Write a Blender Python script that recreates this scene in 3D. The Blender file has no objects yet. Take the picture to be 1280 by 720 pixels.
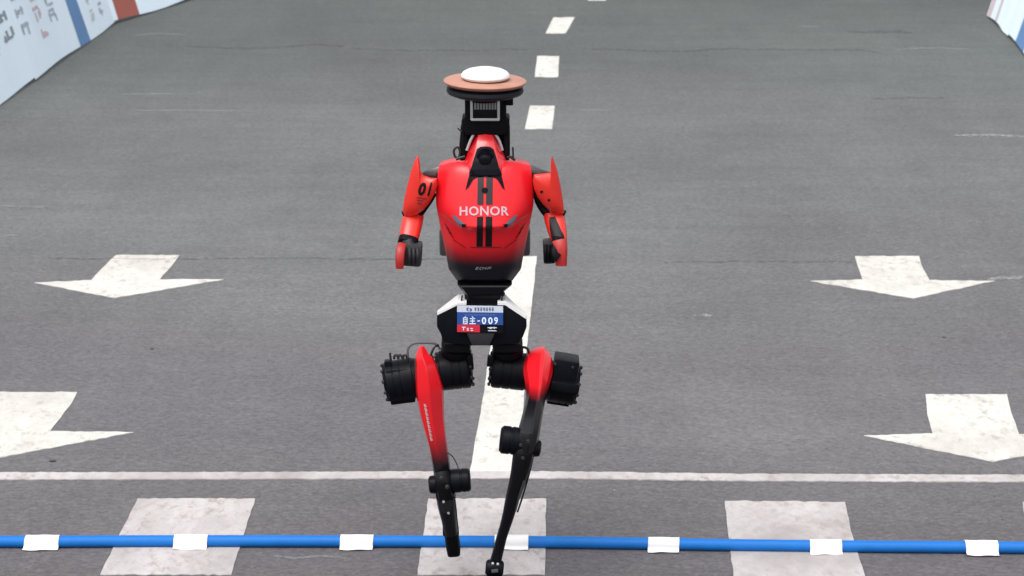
import bpy, bmesh, math, random
from mathutils import Vector, Matrix
from mathutils.bvhtree import BVHTree
random.seed(7)
S = bpy.context.scene
COL = S.collection

# ---------------------------------------------------------------- camera
F = 3369.0                       # focal length in pixels of the 1280 px wide photograph
PITCH = math.radians(14.0)
H = 2.962                        # camera height, metres
CAM = Vector((0, 0, H))
FWD = Vector((0, math.cos(PITCH), -math.sin(PITCH)))
UP = Vector((0, math.sin(PITCH), math.cos(PITCH)))
RIGHT = Vector((1, 0, 0))
cd = bpy.data.cameras.new('camera')
cd.sensor_width = 36.0
cd.lens = F / 1280 * 36
cd.clip_start = 0.1
cd.clip_end = 6000
cam = bpy.data.objects.new('camera', cd)
COL.objects.link(cam)
cam.location = CAM
cam.rotation_euler = (math.radians(90) - PITCH, 0, 0)
S.camera = cam
cd.dof.use_dof = True
cd.dof.focus_distance = 8.1
cd.dof.aperture_fstop = 9.0

# ---------------------------------------------------------------- sky, sun, exposure (bright overcast)
SUN_EL, SUN_AZ = math.radians(62), math.radians(205)
w = bpy.data.worlds.new('World')
S.world = w
w.use_nodes = True
nt = w.node_tree
nt.nodes.clear()
wo = nt.nodes.new('ShaderNodeOutputWorld')
bg = nt.nodes.new('ShaderNodeBackground')
sky = nt.nodes.new('ShaderNodeTexSky')
sky.sky_type = 'NISHITA'
sky.sun_disc = False
sky.sun_elevation = SUN_EL
sky.sun_rotation = SUN_AZ
sky.dust_density = 4.0
sky.air_density = 1.0
hs = nt.nodes.new('ShaderNodeHueSaturation')
hs.inputs['Saturation'].default_value = 0.22
nt.links.new(sky.outputs[0], hs.inputs['Color'])
nt.links.new(hs.outputs[0], bg.inputs['Color'])
bg.inputs['Strength'].default_value = 0.15
nt.links.new(bg.outputs[0], wo.inputs['Surface'])
sd = bpy.data.lights.new('sun', 'SUN')
sd.energy = 1.0
sd.angle = math.radians(35)
sd.color = (1.0, 0.97, 0.93)
sun = bpy.data.objects.new('sun', sd)
COL.objects.link(sun)
# light travels from the sun's direction (azimuth measured from +Y towards +X)
sdir = Vector((math.sin(SUN_AZ) * math.cos(SUN_EL), math.cos(SUN_AZ) * math.cos(SUN_EL), math.sin(SUN_EL)))
sun.rotation_euler = (-sdir).to_track_quat('-Z', 'Y').to_euler()
sun.location = (0, 0, 30)
S.view_settings.view_transform = 'Standard'
S.view_settings.look = 'None'
S.view_settings.gamma = 1.0
S.view_settings.use_curve_mapping = False
S.view_settings.exposure = 0.68

# ---------------------------------------------------------------- helpers
def ray(px, py):
    return FWD + RIGHT * ((px - 640) / F) - UP * ((py - 360) / F)

def W(px, py, Y):
    """world point seen at a pixel of the photograph, Y metres in front of the camera"""
    d = ray(px, py)
    return CAM + d * (Y / d.y)

def G(px, py, z=0.0):
    d = ray(px, py)
    return CAM + d * ((z - H) / d.z)

def scale_at(p):
    """pixels per metre at a world point"""
    return F / ((p - CAM).dot(FWD))

def finish(bm, angle=35):
    bmesh.ops.recalc_face_normals(bm, faces=bm.faces)
    me = bpy.data.meshes.new('mesh')
    bm.to_mesh(me)
    bm.free()
    for p in me.polygons:
        p.use_smooth = True
    me.set_sharp_from_angle(angle=math.radians(angle))
    return me

def link(name, me, mat, parent=None):
    o = bpy.data.objects.new(name, me)
    COL.objects.link(o)
    if mat is not None:
        me.materials.append(mat)
    if parent is not None:
        o.parent = parent
        o.matrix_parent_inverse = Matrix.Translation(-world_loc(parent))
    return o

def world_loc(o):
    v = Vector((0, 0, 0))
    v += o.location
    return v

def tag(o, label=None, cat=None, group=None, kind=None):
    if label: o['label'] = label
    if cat: o['category'] = cat
    if group: o['group'] = group
    if kind: o['kind'] = kind
    return o

def empty(name, loc):
    o = bpy.data.objects.new(name, None)
    o.empty_display_size = 0.1
    COL.objects.link(o)
    o.location = loc
    return o

def catmull(pts, n=6):
    out = []
    P = [pts[0]] + list(pts) + [pts[-1]]
    for i in range(1, len(P) - 2):
        a, b, c, d = P[i - 1], P[i], P[i + 1], P[i + 2]
        for k in range(n):
            t = k / n
            out.append(0.5 * ((2 * b) + (c - a) * t + (2 * a - 5 * b + 4 * c - d) * t * t + (3 * b - a - 3 * c + d) * t ** 3))
    out.append(pts[-1])
    return out

def rings_to_bm(rings, closed_caps=True):
    bm = bmesh.new()
    vs = [[bm.verts.new(p) for p in r] for r in rings]
    n = len(rings[0])
    for a, b in zip(vs, vs[1:]):
        for i in range(n):
            j = (i + 1) % n
            bm.faces.new((a[i], a[j], b[j], b[i]))
    if closed_caps:
        bm.faces.new(vs[0])
        bm.faces.new(list(reversed(vs[-1])))
    return bm

def tube_bm(pts, r, n=8, smooth=5):
    P = catmull([Vector(p) for p in pts], smooth) if smooth else [Vector(p) for p in pts]
    rings = []
    ref = Vector((0.13, -0.9, 0.31)).normalized()
    for i, p in enumerate(P):
        ax = (P[min(i + 1, len(P) - 1)] - P[max(i - 1, 0)]).normalized()
        u = ax.cross(ref)
        if u.length < 1e-4: u = ax.cross(Vector((1, 0, 0)))
        u.normalize()
        v = u.cross(ax)
        rr = r(i / (len(P) - 1)) if callable(r) else r
        rings.append([p + (u * math.cos(2 * math.pi * k / n) + v * math.sin(2 * math.pi * k / n)) * rr for k in range(n)])
    return rings_to_bm(rings)

def lathe_bm(p0, p1, prof, n=32):
    """prof: (fraction along axis, radius)"""
    p0, p1 = Vector(p0), Vector(p1)
    ax = (p1 - p0).normalized()
    u = ax.cross(Vector((0, 1, 0.2)) if abs(ax.y) < 0.9 else Vector((1, 0, 0))).normalized()
    v = u.cross(ax)
    rings = []
    for t, r in prof:
        c = p0.lerp(p1, t)
        rings.append([c + (u * math.cos(2 * math.pi * k / n) + v * math.sin(2 * math.pi * k / n)) * max(r, 1e-4) for k in range(n)])
    return rings_to_bm(rings)

def box_bm(c, ax, ay, az, bevel=0.004, seg=2):
    """c centre, three half-axis vectors"""
    bm = bmesh.new()
    vs = []
    for sx in (-1, 1):
        for sy in (-1, 1):
            for sz in (-1, 1):
                vs.append(bm.verts.new(c + ax * sx + ay * sy + az * sz))
    for f in ((0, 1, 3, 2), (4, 6, 7, 5), (0, 4, 5, 1), (2, 3, 7, 6), (0, 2, 6, 4), (1, 5, 7, 3)):
        bm.faces.new([vs[i] for i in f])
    bmesh.ops.recalc_face_normals(bm, faces=bm.faces)
    if bevel:
        bmesh.ops.bevel(bm, geom=list(bm.edges), offset=bevel, segments=seg, affect='EDGES', profile=0.6)
    return bm

def pbox(x0, y0, x1, y1, Y, depth, roll=0.0, yaw=0.0, tilt=0.0, bevel=0.004):
    """upright box whose front face covers a rectangle of the picture"""
    c = W((x0 + x1) / 2, (y0 + y1) / 2, Y)
    s = scale_at(c)
    R = Matrix.Rotation(roll, 3, 'Y') @ Matrix.Rotation(yaw, 3, 'Z') @ Matrix.Rotation(tilt, 3, 'X')
    ax = R @ Vector(((x1 - x0) / 2 / s, 0, 0))
    az = R @ Vector((0, 0, (y1 - y0) / 2 / s / math.cos(PITCH)))
    ay = R @ Vector((0, depth / 2, 0))
    return box_bm(c + ay, ax, ay, az, bevel)

def loft_bm(secs, prof, sub=4):
    """secs: (px, py, Y, half width px, half depth m); prof: (a across, b towards the camera)"""
    C = [W(s[0], s[1], s[2]) for s in secs]
    D = [(C[i], s[3] / scale_at(C[i]), s[4]) for i, s in enumerate(secs)]
    if sub > 1:
        P = catmull([Vector((c.x, c.y, c.z)) for c, _, _ in D], sub)
        A = catmull([Vector((a, b, 0)) for _, a, b in D], sub)
    else:
        P = [c for c, _, _ in D]
        A = [Vector((a, b, 0)) for _, a, b in D]
    rings = []
    for i, p in enumerate(P):
        ax = (P[min(i + 1, len(P) - 1)] - P[max(i - 1, 0)]).normalized()
        vd = (p - CAM).normalized()
        u = ax.cross(vd).normalized()
        if u.x < 0: u = -u
        v = u.cross(ax).normalized()
        if v.dot(vd) > 0: v = -v
        a, b = A[i].x, A[i].y
        rings.append([p + u * (a * q[0]) + v * (b * q[1]) for q in prof])
    return rings_to_bm(rings)

def circ(n=12, e=2.0):
    out = []
    for k in range(n):
        t = 2 * math.pi * k / n
        c, s = math.cos(t), math.sin(t)
        out.append((math.copysign(abs(c) ** (2 / e), c), math.copysign(abs(s) ** (2 / e), s)))
    return out

def pillow_bm(outline, Y, dyf, bulge, thick, steps=(1.0, 0.965, 0.88, 0.6, 0.2), centre=None):
    """curved shell with an outline given in picture pixels; dyf(px,py) = depth offset"""
    n = len(outline)
    cx = centre[0] if centre else sum(p[0] for p in outline) / n
    cy = centre[1] if centre else sum(p[1] for p in outline) / n
    bm = bmesh.new()
    def ring(f, side):
        r = []
        for x, y in outline:
            qx, qy = cx + (x - cx) * f, cy + (y - cy) * f
            dy = dyf(qx, qy) + side * (bulge * (1 - f ** 5)) + (thick if side > 0 else 0)
            r.append(bm.verts.new(W(qx, qy, Y + dy)))
        return r
    front = [ring(f, -1) for f in steps]
    back = [ring(f, 1) for f in steps]
    def sew(a, b):
        for i in range(n):
            j = (i + 1) % n
            bm.faces.new((a[i], a[j], b[j], b[i]))
    for a, b in zip(front, front[1:]): sew(a, b)
    for a, b in zip(back, back[1:]): sew(b, a)
    sew(back[0], front[0])
    bm.faces.new(front[-1])
    bm.faces.new(list(reversed(back[-1])))
    return bm

def dens(outline, n=4):
    """add points along a picture outline and round it a little"""
    out = []
    m = len(outline)
    for i in range(m):
        a, b = outline[i], outline[(i + 1) % m]
        for k in range(n):
            t = k / n
            out.append((a[0] + (b[0] - a[0]) * t, a[1] + (b[1] - a[1]) * t))
    return out

# ---- flat print laid on a surface
DG = None
def bvh_of(o):
    bpy.context.view_layer.update()
    dg = bpy.context.evaluated_depsgraph_get()
    e = o.evaluated_get(dg)
    bm = bmesh.new()
    bm.from_mesh(e.to_mesh())
    bm.transform(o.matrix_world)
    t = BVHTree.FromBMesh(bm)
    e.to_mesh_clear()
    bm.free()
    return t

def poly_mesh2d(polys, maxlen=3.0):
    bm = bmesh.new()
    for pl in polys:
        vs = [bm.verts.new((x, y, 0)) for x, y in pl]
        try: bm.faces.new(vs)
        except ValueError: pass
    bmesh.ops.triangulate(bm, faces=bm.faces)
    for _ in range(6):
        es = [e for e in bm.edges if e.calc_length() > maxlen]
        if not es: break
        bmesh.ops.subdivide_edges(bm, edges=es, cuts=1)
        bmesh.ops.triangulate(bm, faces=bm.faces)
    return bm

def decal(name, bm2, bvh, mat, parent, off=0.0015):
    bad = []
    for v in bm2.verts:
        d = ray(v.co.x, v.co.y).normalized()
        loc, nor, _, _ = bvh.ray_cast(CAM, d)
        if loc is None:
            bad.append(v)
            continue
        if nor.dot(d) > 0: nor = -nor
        v.co = loc + nor * off
    bmesh.ops.delete(bm2, geom=bad, context='VERTS')
    me = finish(bm2)
    return link(name, me, mat, parent)

def text2d(s, x, y, wpx, hpx, bold=0.0, shear=0.0, maxlen=2.5, rot=0.0, spacing=1.0):
    """letters as flat faces in picture pixels, fitted to a box centred at x, y"""
    cu = bpy.data.curves.new('text', 'FONT')
    cu.body = s
    cu.offset = bold
    cu.shear = shear
    cu.space_character = spacing
    cu.resolution_u = 3
    o = bpy.data.objects.new('text', cu)
    COL.objects.link(o)
    bpy.context.view_layer.update()
    e = o.evaluated_get(bpy.context.evaluated_depsgraph_get())
    me = e.to_mesh()
    bm = bmesh.new()
    bm.from_mesh(me)
    e.to_mesh_clear()
    bpy.data.objects.remove(o)
    bpy.data.curves.remove(cu)
    if not bm.verts: return bm
    xs = [v.co.x for v in bm.verts]; ys = [v.co.y for v in bm.verts]
    x0, x1, y0, y1 = min(xs), max(xs), min(ys), max(ys)
    c, sn = math.cos(rot), math.sin(rot)
    for v in bm.verts:
        a = ((v.co.x - x0) / (x1 - x0) - 0.5) * wpx
        b = -((v.co.y - y0) / (y1 - y0) - 0.5) * hpx
        v.co = (x + a * c - b * sn, y + a * sn + b * c, 0)
    bmesh.ops.triangulate(bm, faces=bm.faces)
    for _ in range(5):
        es = [q for q in bm.edges if q.calc_length() > maxlen]
        if not es: break
        bmesh.ops.subdivide_edges(bm, edges=es, cuts=1)
        bmesh.ops.triangulate(bm, faces=bm.faces)
    return bm

def strokes(segs, wd):
    """short straight pen strokes in picture pixels"""
    pl = []
    for x0, y0, x1, y1 in segs:
        d = Vector((x1 - x0, y1 - y0, 0)); d.normalize()
        n_ = Vector((-d.y, d.x, 0)) * wd / 2
        pl.append([(x0 + n_.x, y0 + n_.y), (x1 + n_.x, y1 + n_.y), (x1 - n_.x, y1 - n_.y), (x0 - n_.x, y0 - n_.y)])
    return poly_mesh2d(pl, 6)
# ---------------------------------------------------------------- materials
def mat(name, col, rough=0.5, metal=0.0, coat=0.0, spec=0.5, mottle=0.0, mscale=40.0, bump=0.0, bscale=300.0):
    m = bpy.data.materials.new(name)
    m.use_nodes = True
    t = m.node_tree
    b = t.nodes['Principled BSDF']
    b.inputs['Base Color'].default_value = (*col, 1)
    b.inputs['Roughness'].default_value = rough
    b.inputs['Metallic'].default_value = metal
    b.inputs['Specular IOR Level'].default_value = spec
    b.inputs['Coat Weight'].default_value = coat
    b.inputs['Coat Roughness'].default_value = 0.12
    tc = t.nodes.new('ShaderNodeTexCoord')
    if mottle:
        n = t.nodes.new('ShaderNodeTexNoise')
        n.inputs['Scale'].default_value = mscale
        n.inputs['Detail'].default_value = 6
        t.links.new(tc.outputs['Object'], n.inputs['Vector'])
        mx = t.nodes.new('ShaderNodeMix'); mx.data_type = 'RGBA'
        mx.inputs[6].default_value = (*[max(0, c * (1 - mottle)) for c in col], 1)
        mx.inputs[7].default_value = (*[min(1, c * (1 + mottle)) for c in col], 1)
        t.links.new(n.outputs['Fac'], mx.inputs[0])
        t.links.new(mx.outputs[2], b.inputs['Base Color'])
        mr = t.nodes.new('ShaderNodeMapRange')
        mr.inputs['To Min'].default_value = rough * 0.8
        mr.inputs['To Max'].default_value = min(1, rough * 1.25)
        t.links.new(n.outputs['Fac'], mr.inputs['Value'])
        t.links.new(mr.outputs[0], b.inputs['Roughness'])
    if bump:
        n2 = t.nodes.new('ShaderNodeTexNoise')
        n2.inputs['Scale'].default_value = bscale
        t.links.new(tc.outputs['Object'], n2.inputs['Vector'])
        bp = t.nodes.new('ShaderNodeBump')
        bp.inputs['Strength'].default_value = bump
        bp.inputs['Distance'].default_value = 0.002
        t.links.new(n2.outputs['Fac'], bp.inputs['Height'])
        t.links.new(bp.outputs[0], b.inputs['Normal'])
    return m

def fade_mat(name, top, bottom, lo, hi, rough=0.35, coat=0.4):
    """sprayed two-tone paint: 'bottom' colour below lo, 'top' above hi (fractions of the part's height)"""
    m = mat(name, top, rough, coat=coat)
    t = m.node_tree
    b = t.nodes['Principled BSDF']
    b.inputs['Specular IOR Level'].default_value = 0.35
    tc = [n for n in t.nodes if n.type == 'TEX_COORD'][0]
    sx = t.nodes.new('ShaderNodeSeparateXYZ')
    t.links.new(tc.outputs['Generated'], sx.inputs[0])
    n = t.nodes.new('ShaderNodeTexNoise'); n.inputs['Scale'].default_value = 25
    t.links.new(tc.outputs['Object'], n.inputs['Vector'])
    ad = t.nodes.new('ShaderNodeMath'); ad.operation = 'MULTIPLY_ADD'
    t.links.new(n.outputs['Fac'], ad.inputs[0]); ad.inputs[1].default_value = 0.03
    t.links.new(sx.outputs['Z'], ad.inputs[2])
    mr = t.nodes.new('ShaderNodeMapRange'); mr.interpolation_type = 'SMOOTHSTEP'
    mr.inputs['From Min'].default_value = lo; mr.inputs['From Max'].default_value = hi
    t.links.new(ad.outputs[0], mr.inputs['Value'])
    mx = t.nodes.new('ShaderNodeMix'); mx.data_type = 'RGBA'
    mx.inputs[6].default_value = (*bottom, 1); mx.inputs[7].default_value = (*top, 1)
    t.links.new(mr.outputs[0], mx.inputs[0])
    t.links.new(mx.outputs[2], b.inputs['Base Color'])
    return m

RED = (0.74, 0.010, 0.018)
ORED = (0.68, 0.022, 0.013)
BLK = (0.0035, 0.004, 0.0065)
M = {}
M['red'] = mat('red paint', RED, 0.30, coat=0.5, mottle=0.05, mscale=12)
M['arm_red'] = mat('orange red paint', ORED, 0.42, coat=0.25, mottle=0.05, mscale=12)
M['black'] = mat('black anodised metal', BLK, 0.42, spec=0.10, mottle=0.25, mscale=60, bump=0.1)
M['matte_black'] = mat('matte black plastic', (0.005, 0.005, 0.007), 0.55, spec=0.08, mottle=0.2, mscale=50)
M['gloss_black'] = mat('gloss black carbon', (0.004, 0.004, 0.006), 0.28, spec=0.2)
M['cowl'] = mat('black cowl', (0.003, 0.003, 0.006), 0.35, spec=0.1)
M['grey'] = mat('grey metal', (0.09, 0.09, 0.095), 0.4, metal=0.3, mottle=0.2)
M['dark_grey'] = mat('dark grey plastic', (0.022, 0.022, 0.026), 0.5, spec=0.25, mottle=0.2)
M['silver'] = mat('silver metal', (0.50, 0.51, 0.53), 0.35, metal=0.4)
M['fin'] = mat('dull aluminium', (0.26, 0.265, 0.28), 0.5, metal=0.3)
M['hand'] = mat('charcoal glove plastic', (0.035, 0.035, 0.036), 0.55, spec=0.25, mottle=0.25)
M['badge'] = mat('dim silver print', (0.16, 0.16, 0.165), 0.5)
M['guard'] = mat('dark red glove shell', (0.36, 0.014, 0.014), 0.5, mottle=0.3, mscale=30)
M['seam'] = mat('dark panel seam', (0.10, 0.004, 0.006), 0.6)
M['white'] = mat('white plastic', (0.72, 0.71, 0.71), 0.4, mottle=0.05)
M['pink'] = mat('salmon wooden disc', (0.42, 0.205, 0.145), 0.55, mottle=0.25, mscale=18)
M['disc'] = mat('dark slate disc', (0.010, 0.012, 0.018), 0.45, spec=0.25, mottle=0.15)
M['stripe'] = mat('charcoal stripe print', (0.028, 0.022, 0.025), 0.45, spec=0.3)
M['stripe_low'] = mat('black stripe print', (0.006, 0.004, 0.006), 0.45, spec=0.2)
M['letter'] = mat('white print', (0.56, 0.36, 0.41), 0.5)
M['bluegrey'] = mat('blue grey vent', (0.12, 0.14, 0.19), 0.35, metal=0.3)
M['chest'] = fade_mat('red to black paint', RED, (0.002, 0.002, 0.006), 0.165, 0.405, rough=0.36, coat=0.10)
M['thigh'] = fade_mat('red to black thigh paint', RED, (0.004, 0.003, 0.007), 0.14, 0.46, rough=0.28, coat=0.4)
M['thigh_front'] = fade_mat('red to black front thigh paint', RED, (0.004, 0.004, 0.006), 0.62, 0.78, rough=0.30, coat=0.2)
M['bib_blue'] = mat('blue bib print', (0.012, 0.06, 0.26), 0.5)
M['bib_white'] = mat('white bib print', (0.55, 0.59, 0.70), 0.5)
M['bib_red'] = mat('red bib print', (0.55, 0.015, 0.04), 0.5)
M['bib_ink'] = mat('pale bib lettering', (0.72, 0.80, 0.92), 0.5)
M['bib_navy'] = mat('navy bib lettering', (0.03, 0.05, 0.16), 0.5)
M['bib_pale'] = mat('dim blue bib lettering', (0.12, 0.20, 0.45), 0.5)
M['hose'] = mat('blue hose rubber', (0.007, 0.135, 0.46), 0.55, spec=0.25, mottle=0.15, mscale=20, bump=0.1, bscale=120)
M['tape'] = mat('white cloth tape', (0.72, 0.72, 0.73), 0.6, mottle=0.04, bump=0.25, bscale=60)
M['cable'] = mat('black rubber cable', (0.010, 0.010, 0.011), 0.5)
M['motion_grey'] = mat('grey cable', (0.10, 0.10, 0.10), 0.6)
M['post'] = mat('galvanised steel', (0.32, 0.33, 0.34), 0.4, metal=0.7, mottle=0.15)
M['debris'] = mat('dark grit', (0.05, 0.048, 0.046), 0.8)
M['crack'] = mat('bitumen crack', (0.055, 0.056, 0.058), 0.8)

def asphalt():
    m = bpy.data.materials.new('worn asphalt')
    m.use_nodes = True
    t = m.node_tree; N = t.nodes; L = t.links
    b = N['Principled BSDF']
    b.inputs['Roughness'].default_value = 0.85
    b.inputs['Specular IOR Level'].default_value = 0.25
    tc = N.new('ShaderNodeTexCoord')
    def mapped(scale, rot=0.0):
        mp = N.new('ShaderNodeMapping'); mp.inputs['Scale'].default_value = scale; mp.inputs['Rotation'].default_value = (0, 0, rot)
        L.new(tc.outputs['Object'], mp.inputs['Vector']); return mp.outputs[0]
    def noise(sc, det=4, rough=0.55, vec=None, dist=0.0):
        n = N.new('ShaderNodeTexNoise')
        n.inputs['Scale'].default_value = sc
        n.inputs['Detail'].default_value = det
        n.inputs['Roughness'].default_value = rough
        n.inputs['Distortion'].default_value = dist
        L.new(vec or tc.outputs['Object'], n.inputs['Vector'])
        return n
    def ramp(src, p0, c0, p1, c1):
        r = N.new('ShaderNodeValToRGB')
        r.color_ramp.elements[0].position = p0; r.color_ramp.elements[0].color = (*c0, 1)
        r.color_ramp.elements[1].position = p1; r.color_ramp.elements[1].color = (*c1, 1)
        L.new(src, r.inputs[0]); return r
    def mul(a, b_):
        mx = N.new('ShaderNodeMix'); mx.data_type = 'RGBA'; mx.blend_type = 'MULTIPLY'
        mx.inputs[0].default_value = 1
        L.new(a, mx.inputs[6]); L.new(b_, mx.inputs[7]); return mx.outputs[2]
    big = noise(0.30, 5)
    layers = [ramp(big.outputs['Fac'], 0.32, (0.114, 0.112, 0.116), 0.68, (0.142, 0.144, 0.143)),
              # stains about a metre across
              ramp(noise(1.15, 6, 0.6, None, 0.6).outputs['Fac'], 0.30, (0.90, 0.90, 0.905), 0.68, (1.05, 1.05, 1.045)),
              # rolling and sweeping marks across the carriageway
              ramp(noise(1.1, 7, 0.62, mapped((0.45, 5.0, 1))).outputs['Fac'], 0.28, (0.93, 0.93, 0.93), 0.72, (1.06, 1.06, 1.06)),
              ramp(noise(1.6, 6, 0.6, mapped((3.2, 0.35, 1))).outputs['Fac'], 0.3, (0.95, 0.95, 0.95), 0.7, (1.04, 1.04, 1.04)),
              ramp(noise(8, 5, 0.6, mapped((1.0, 1.7, 1), 0.5)).outputs['Fac'], 0.3, (0.94, 0.94, 0.94), 0.7, (1.06, 1.06, 1.06))]
    fine = noise(34, 5, 0.72, mapped((1.0, 1.3, 1), 0.5))
    layers.append(ramp(fine.outputs['Fac'], 0.3, (0.74, 0.74, 0.75), 0.72, (1.27, 1.27, 1.25)))
    vo = N.new('ShaderNodeTexVoronoi'); vo.inputs['Scale'].default_value = 95
    L.new(tc.outputs['Object'], vo.inputs['Vector'])
    layers.append(ramp(vo.outputs['Color'], 0.0, (0.82, 0.82, 0.83), 1.0, (1.18, 1.18, 1.17)))
    # dark grit and pale stones
    layers.append(ramp(noise(60, 2, 0.5).outputs['Fac'], 0.24, (0.45, 0.45, 0.46), 0.33, (1, 1, 1)))
    layers.append(ramp(noise(52, 2, 0.5, mapped((1, 1, 1), 1.1)).outputs['Fac'], 0.70, (1, 1, 1), 0.80, (1.45, 1.42, 1.38)))
    # tone ramp along the road: greener and darker far off, purplish and darker near
    sxyz = N.new('ShaderNodeSeparateXYZ'); L.new(tc.outputs['Object'], sxyz.inputs[0])
    wob = N.new('ShaderNodeMath'); wob.operation = 'MULTIPLY_ADD'; wob.inputs[1].default_value = 1.2
    L.new(big.outputs['Fac'], wob.inputs[0]); L.new(sxyz.outputs['Y'], wob.inputs[2])
    ytone = N.new('ShaderNodeMapRange'); ytone.inputs['From Min'].default_value = 7.0; ytone.inputs['From Max'].default_value = 23.0
    L.new(wob.outputs[0], ytone.inputs['Value'])
    ytone_ramp = N.new('ShaderNodeValToRGB')
    e = ytone_ramp.color_ramp.elements
    e[0].position = 0.085; e[0].color = (0.80, 0.735, 0.785, 1)
    e[1].position = 0.95; e[1].color = (0.66, 0.715, 0.68, 1)
    for p_, c_ in ((0.19, (1.0, 0.96, 1.01)), (0.42, (1.03, 1.04, 1.05)), (0.62, (0.95, 0.98, 0.975)), (0.73, (0.78, 0.83, 0.81))):
        q_ = e.new(p_); q_.color = (*c_, 1)
    L.new(ytone.outputs[0], ytone_ramp.inputs[0])
    c = ytone_ramp.outputs[0]
    for l in layers: c = mul(c, l.outputs[0])
    L.new(c, b.inputs['Base Color'])
    bp = N.new('ShaderNodeBump'); bp.inputs['Strength'].default_value = 0.35; bp.inputs['Distance'].default_value = 0.004
    L.new(fine.outputs['Fac'], bp.inputs['Height']); L.new(bp.outputs[0], b.inputs['Normal'])
    return m

def paint(name, col, wear, dirt=0.25):
    """road paint: tyre dirt in patches, aggregate showing through where it is worn"""
    m = bpy.data.materials.new(name)
    m.use_nodes = True
    t = m.node_tree; N = t.nodes; L = t.links
    b = N['Principled BSDF']
    b.inputs['Roughness'].default_value = 0.75
    b.inputs['Specular IOR Level'].default_value = 0.25
    tc = N.new('ShaderNodeTexCoord')
    def mapped(scale, rot=0.0):
        mp = N.new('ShaderNodeMapping'); mp.inputs['Scale'].default_value = scale; mp.inputs['Rotation'].default_value = (0, 0, rot)
        L.new(tc.outputs['Object'], mp.inputs['Vector']); return mp.outputs[0]
    def noise(sc, det, vec=None, rough=0.6, dist=0.0):
        n = N.new('ShaderNodeTexNoise'); n.inputs['Scale'].default_value = sc; n.inputs['Detail'].default_value = det
        n.inputs['Roughness'].default_value = rough; n.inputs['Distortion'].default_value = dist
        L.new(vec or tc.outputs['Object'], n.inputs['Vector']); return n.outputs['Fac']
    def rng(src, a, b_, lo=0.0, hi=1.0):
        r = N.new('ShaderNodeMapRange'); r.inputs['From Min'].default_value = a; r.inputs['From Max'].default_value = b_
        r.inputs['To Min'].default_value = lo; r.inputs['To Max'].default_value = hi
        L.new(src, r.inputs['Value']); return r.outputs[0]
    def mix(fac, a, colr):
        mx = N.new('ShaderNodeMix'); mx.data_type = 'RGBA'
        L.new(fac, mx.inputs[0])
        if isinstance(a, tuple): mx.inputs[6].default_value = (*a, 1)
        else: L.new(a, mx.inputs[6])
        mx.inputs[7].default_value = (*colr, 1)
        return mx.outputs[2]
    def mulf(a, b_):
        q = N.new('ShaderNodeMath'); q.operation = 'MULTIPLY'
        L.new(a, q.inputs[0]); L.new(b_, q.inputs[1]); return q.outputs[0]
    diag = mapped((1.0, 0.55, 1), 0.6)
    c = mix(rng(noise(3.0, 9, diag, 0.65, 0.4), 0.42, 0.72), col, tuple(x * (1 - dirt) * f for x, f in zip(col, (1.0, 0.965, 0.955))))
    grain = noise(30, 6, diag, 0.7)
    c = mix(rng(grain, 0.45, 0.75, 0, 0.25 + 0.45 * wear), c, tuple(x * 0.62 for x in col))
    patch = rng(noise(2.6, 5, None, 0.6), 0.46 - 0.10 * wear, 0.58)
    spots = mulf(rng(noise(24, 9, diag, 0.7), 0.52, 0.62, 0, 0.7 + 0.2 * wear), patch)
    c = mix(spots, c, (0.30, 0.26, 0.235))
    L.new(c, b.inputs['Base Color'])
    bp = N.new('ShaderNodeBump'); bp.inputs['Strength'].default_value = 0.5; bp.inputs['Distance'].default_value = 0.005
    L.new(grain, bp.inputs['Height']); L.new(bp.outputs[0], b.inputs['Normal'])
    return m

def scuff_mat(name, col, op):
    m = mat(name, col, 0.8, mottle=0.3, mscale=60)
    t = m.node_tree
    b = t.nodes['Principled BSDF']
    tc = [n for n in t.nodes if n.type == 'TEX_COORD'][0]
    n = t.nodes.new('ShaderNodeTexNoise'); n.inputs['Scale'].default_value = 30; n.inputs['Detail'].default_value = 5
    t.links.new(tc.outputs['Object'], n.inputs['Vector'])
    r = t.nodes.new('ShaderNodeMapRange')
    r.inputs['From Min'].default_value = 0.35; r.inputs['From Max'].default_value = 0.6
    r.inputs['To Min'].default_value = 0.0; r.inputs['To Max'].default_value = op
    t.links.new(n.outputs['Fac'], r.inputs['Value'])
    t.links.new(r.outputs[0], b.inputs['Alpha'])
    return m

M['asphalt'] = asphalt()
M['paint_new'] = paint('bright road paint', (0.60, 0.588, 0.55), 0.5, 0.24)
M['paint_old'] = paint('worn road paint', (0.49, 0.46, 0.455), 0.9, 0.40)
M['scuff'] = scuff_mat('pale scuff', (0.30, 0.30, 0.30), 0.34)
M['scuff_strong'] = scuff_mat('pale paint line', (0.37, 0.37, 0.365), 0.55)
M['dark_scuff'] = scuff_mat('dark seam', (0.09, 0.09, 0.09), 0.30)

# ---------------------------------------------------------------- road and painted marks
bm = bmesh.new()
R_ = 3000
# denser near the camera, still one sheet
for x0, x1, y0, y1 in ((-R_, R_, -R_, R_),):
    vs = [bm.verts.new(p) for p in ((x0, y0, 0), (x1, y0, 0), (x1, y1, 0), (x0, y1, 0))]
    bm.faces.new(vs)
road = link('road', finish(bm), M['asphalt'])
tag(road, 'worn grey asphalt road with white painted arrows and lines', 'road', kind='structure')

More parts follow.
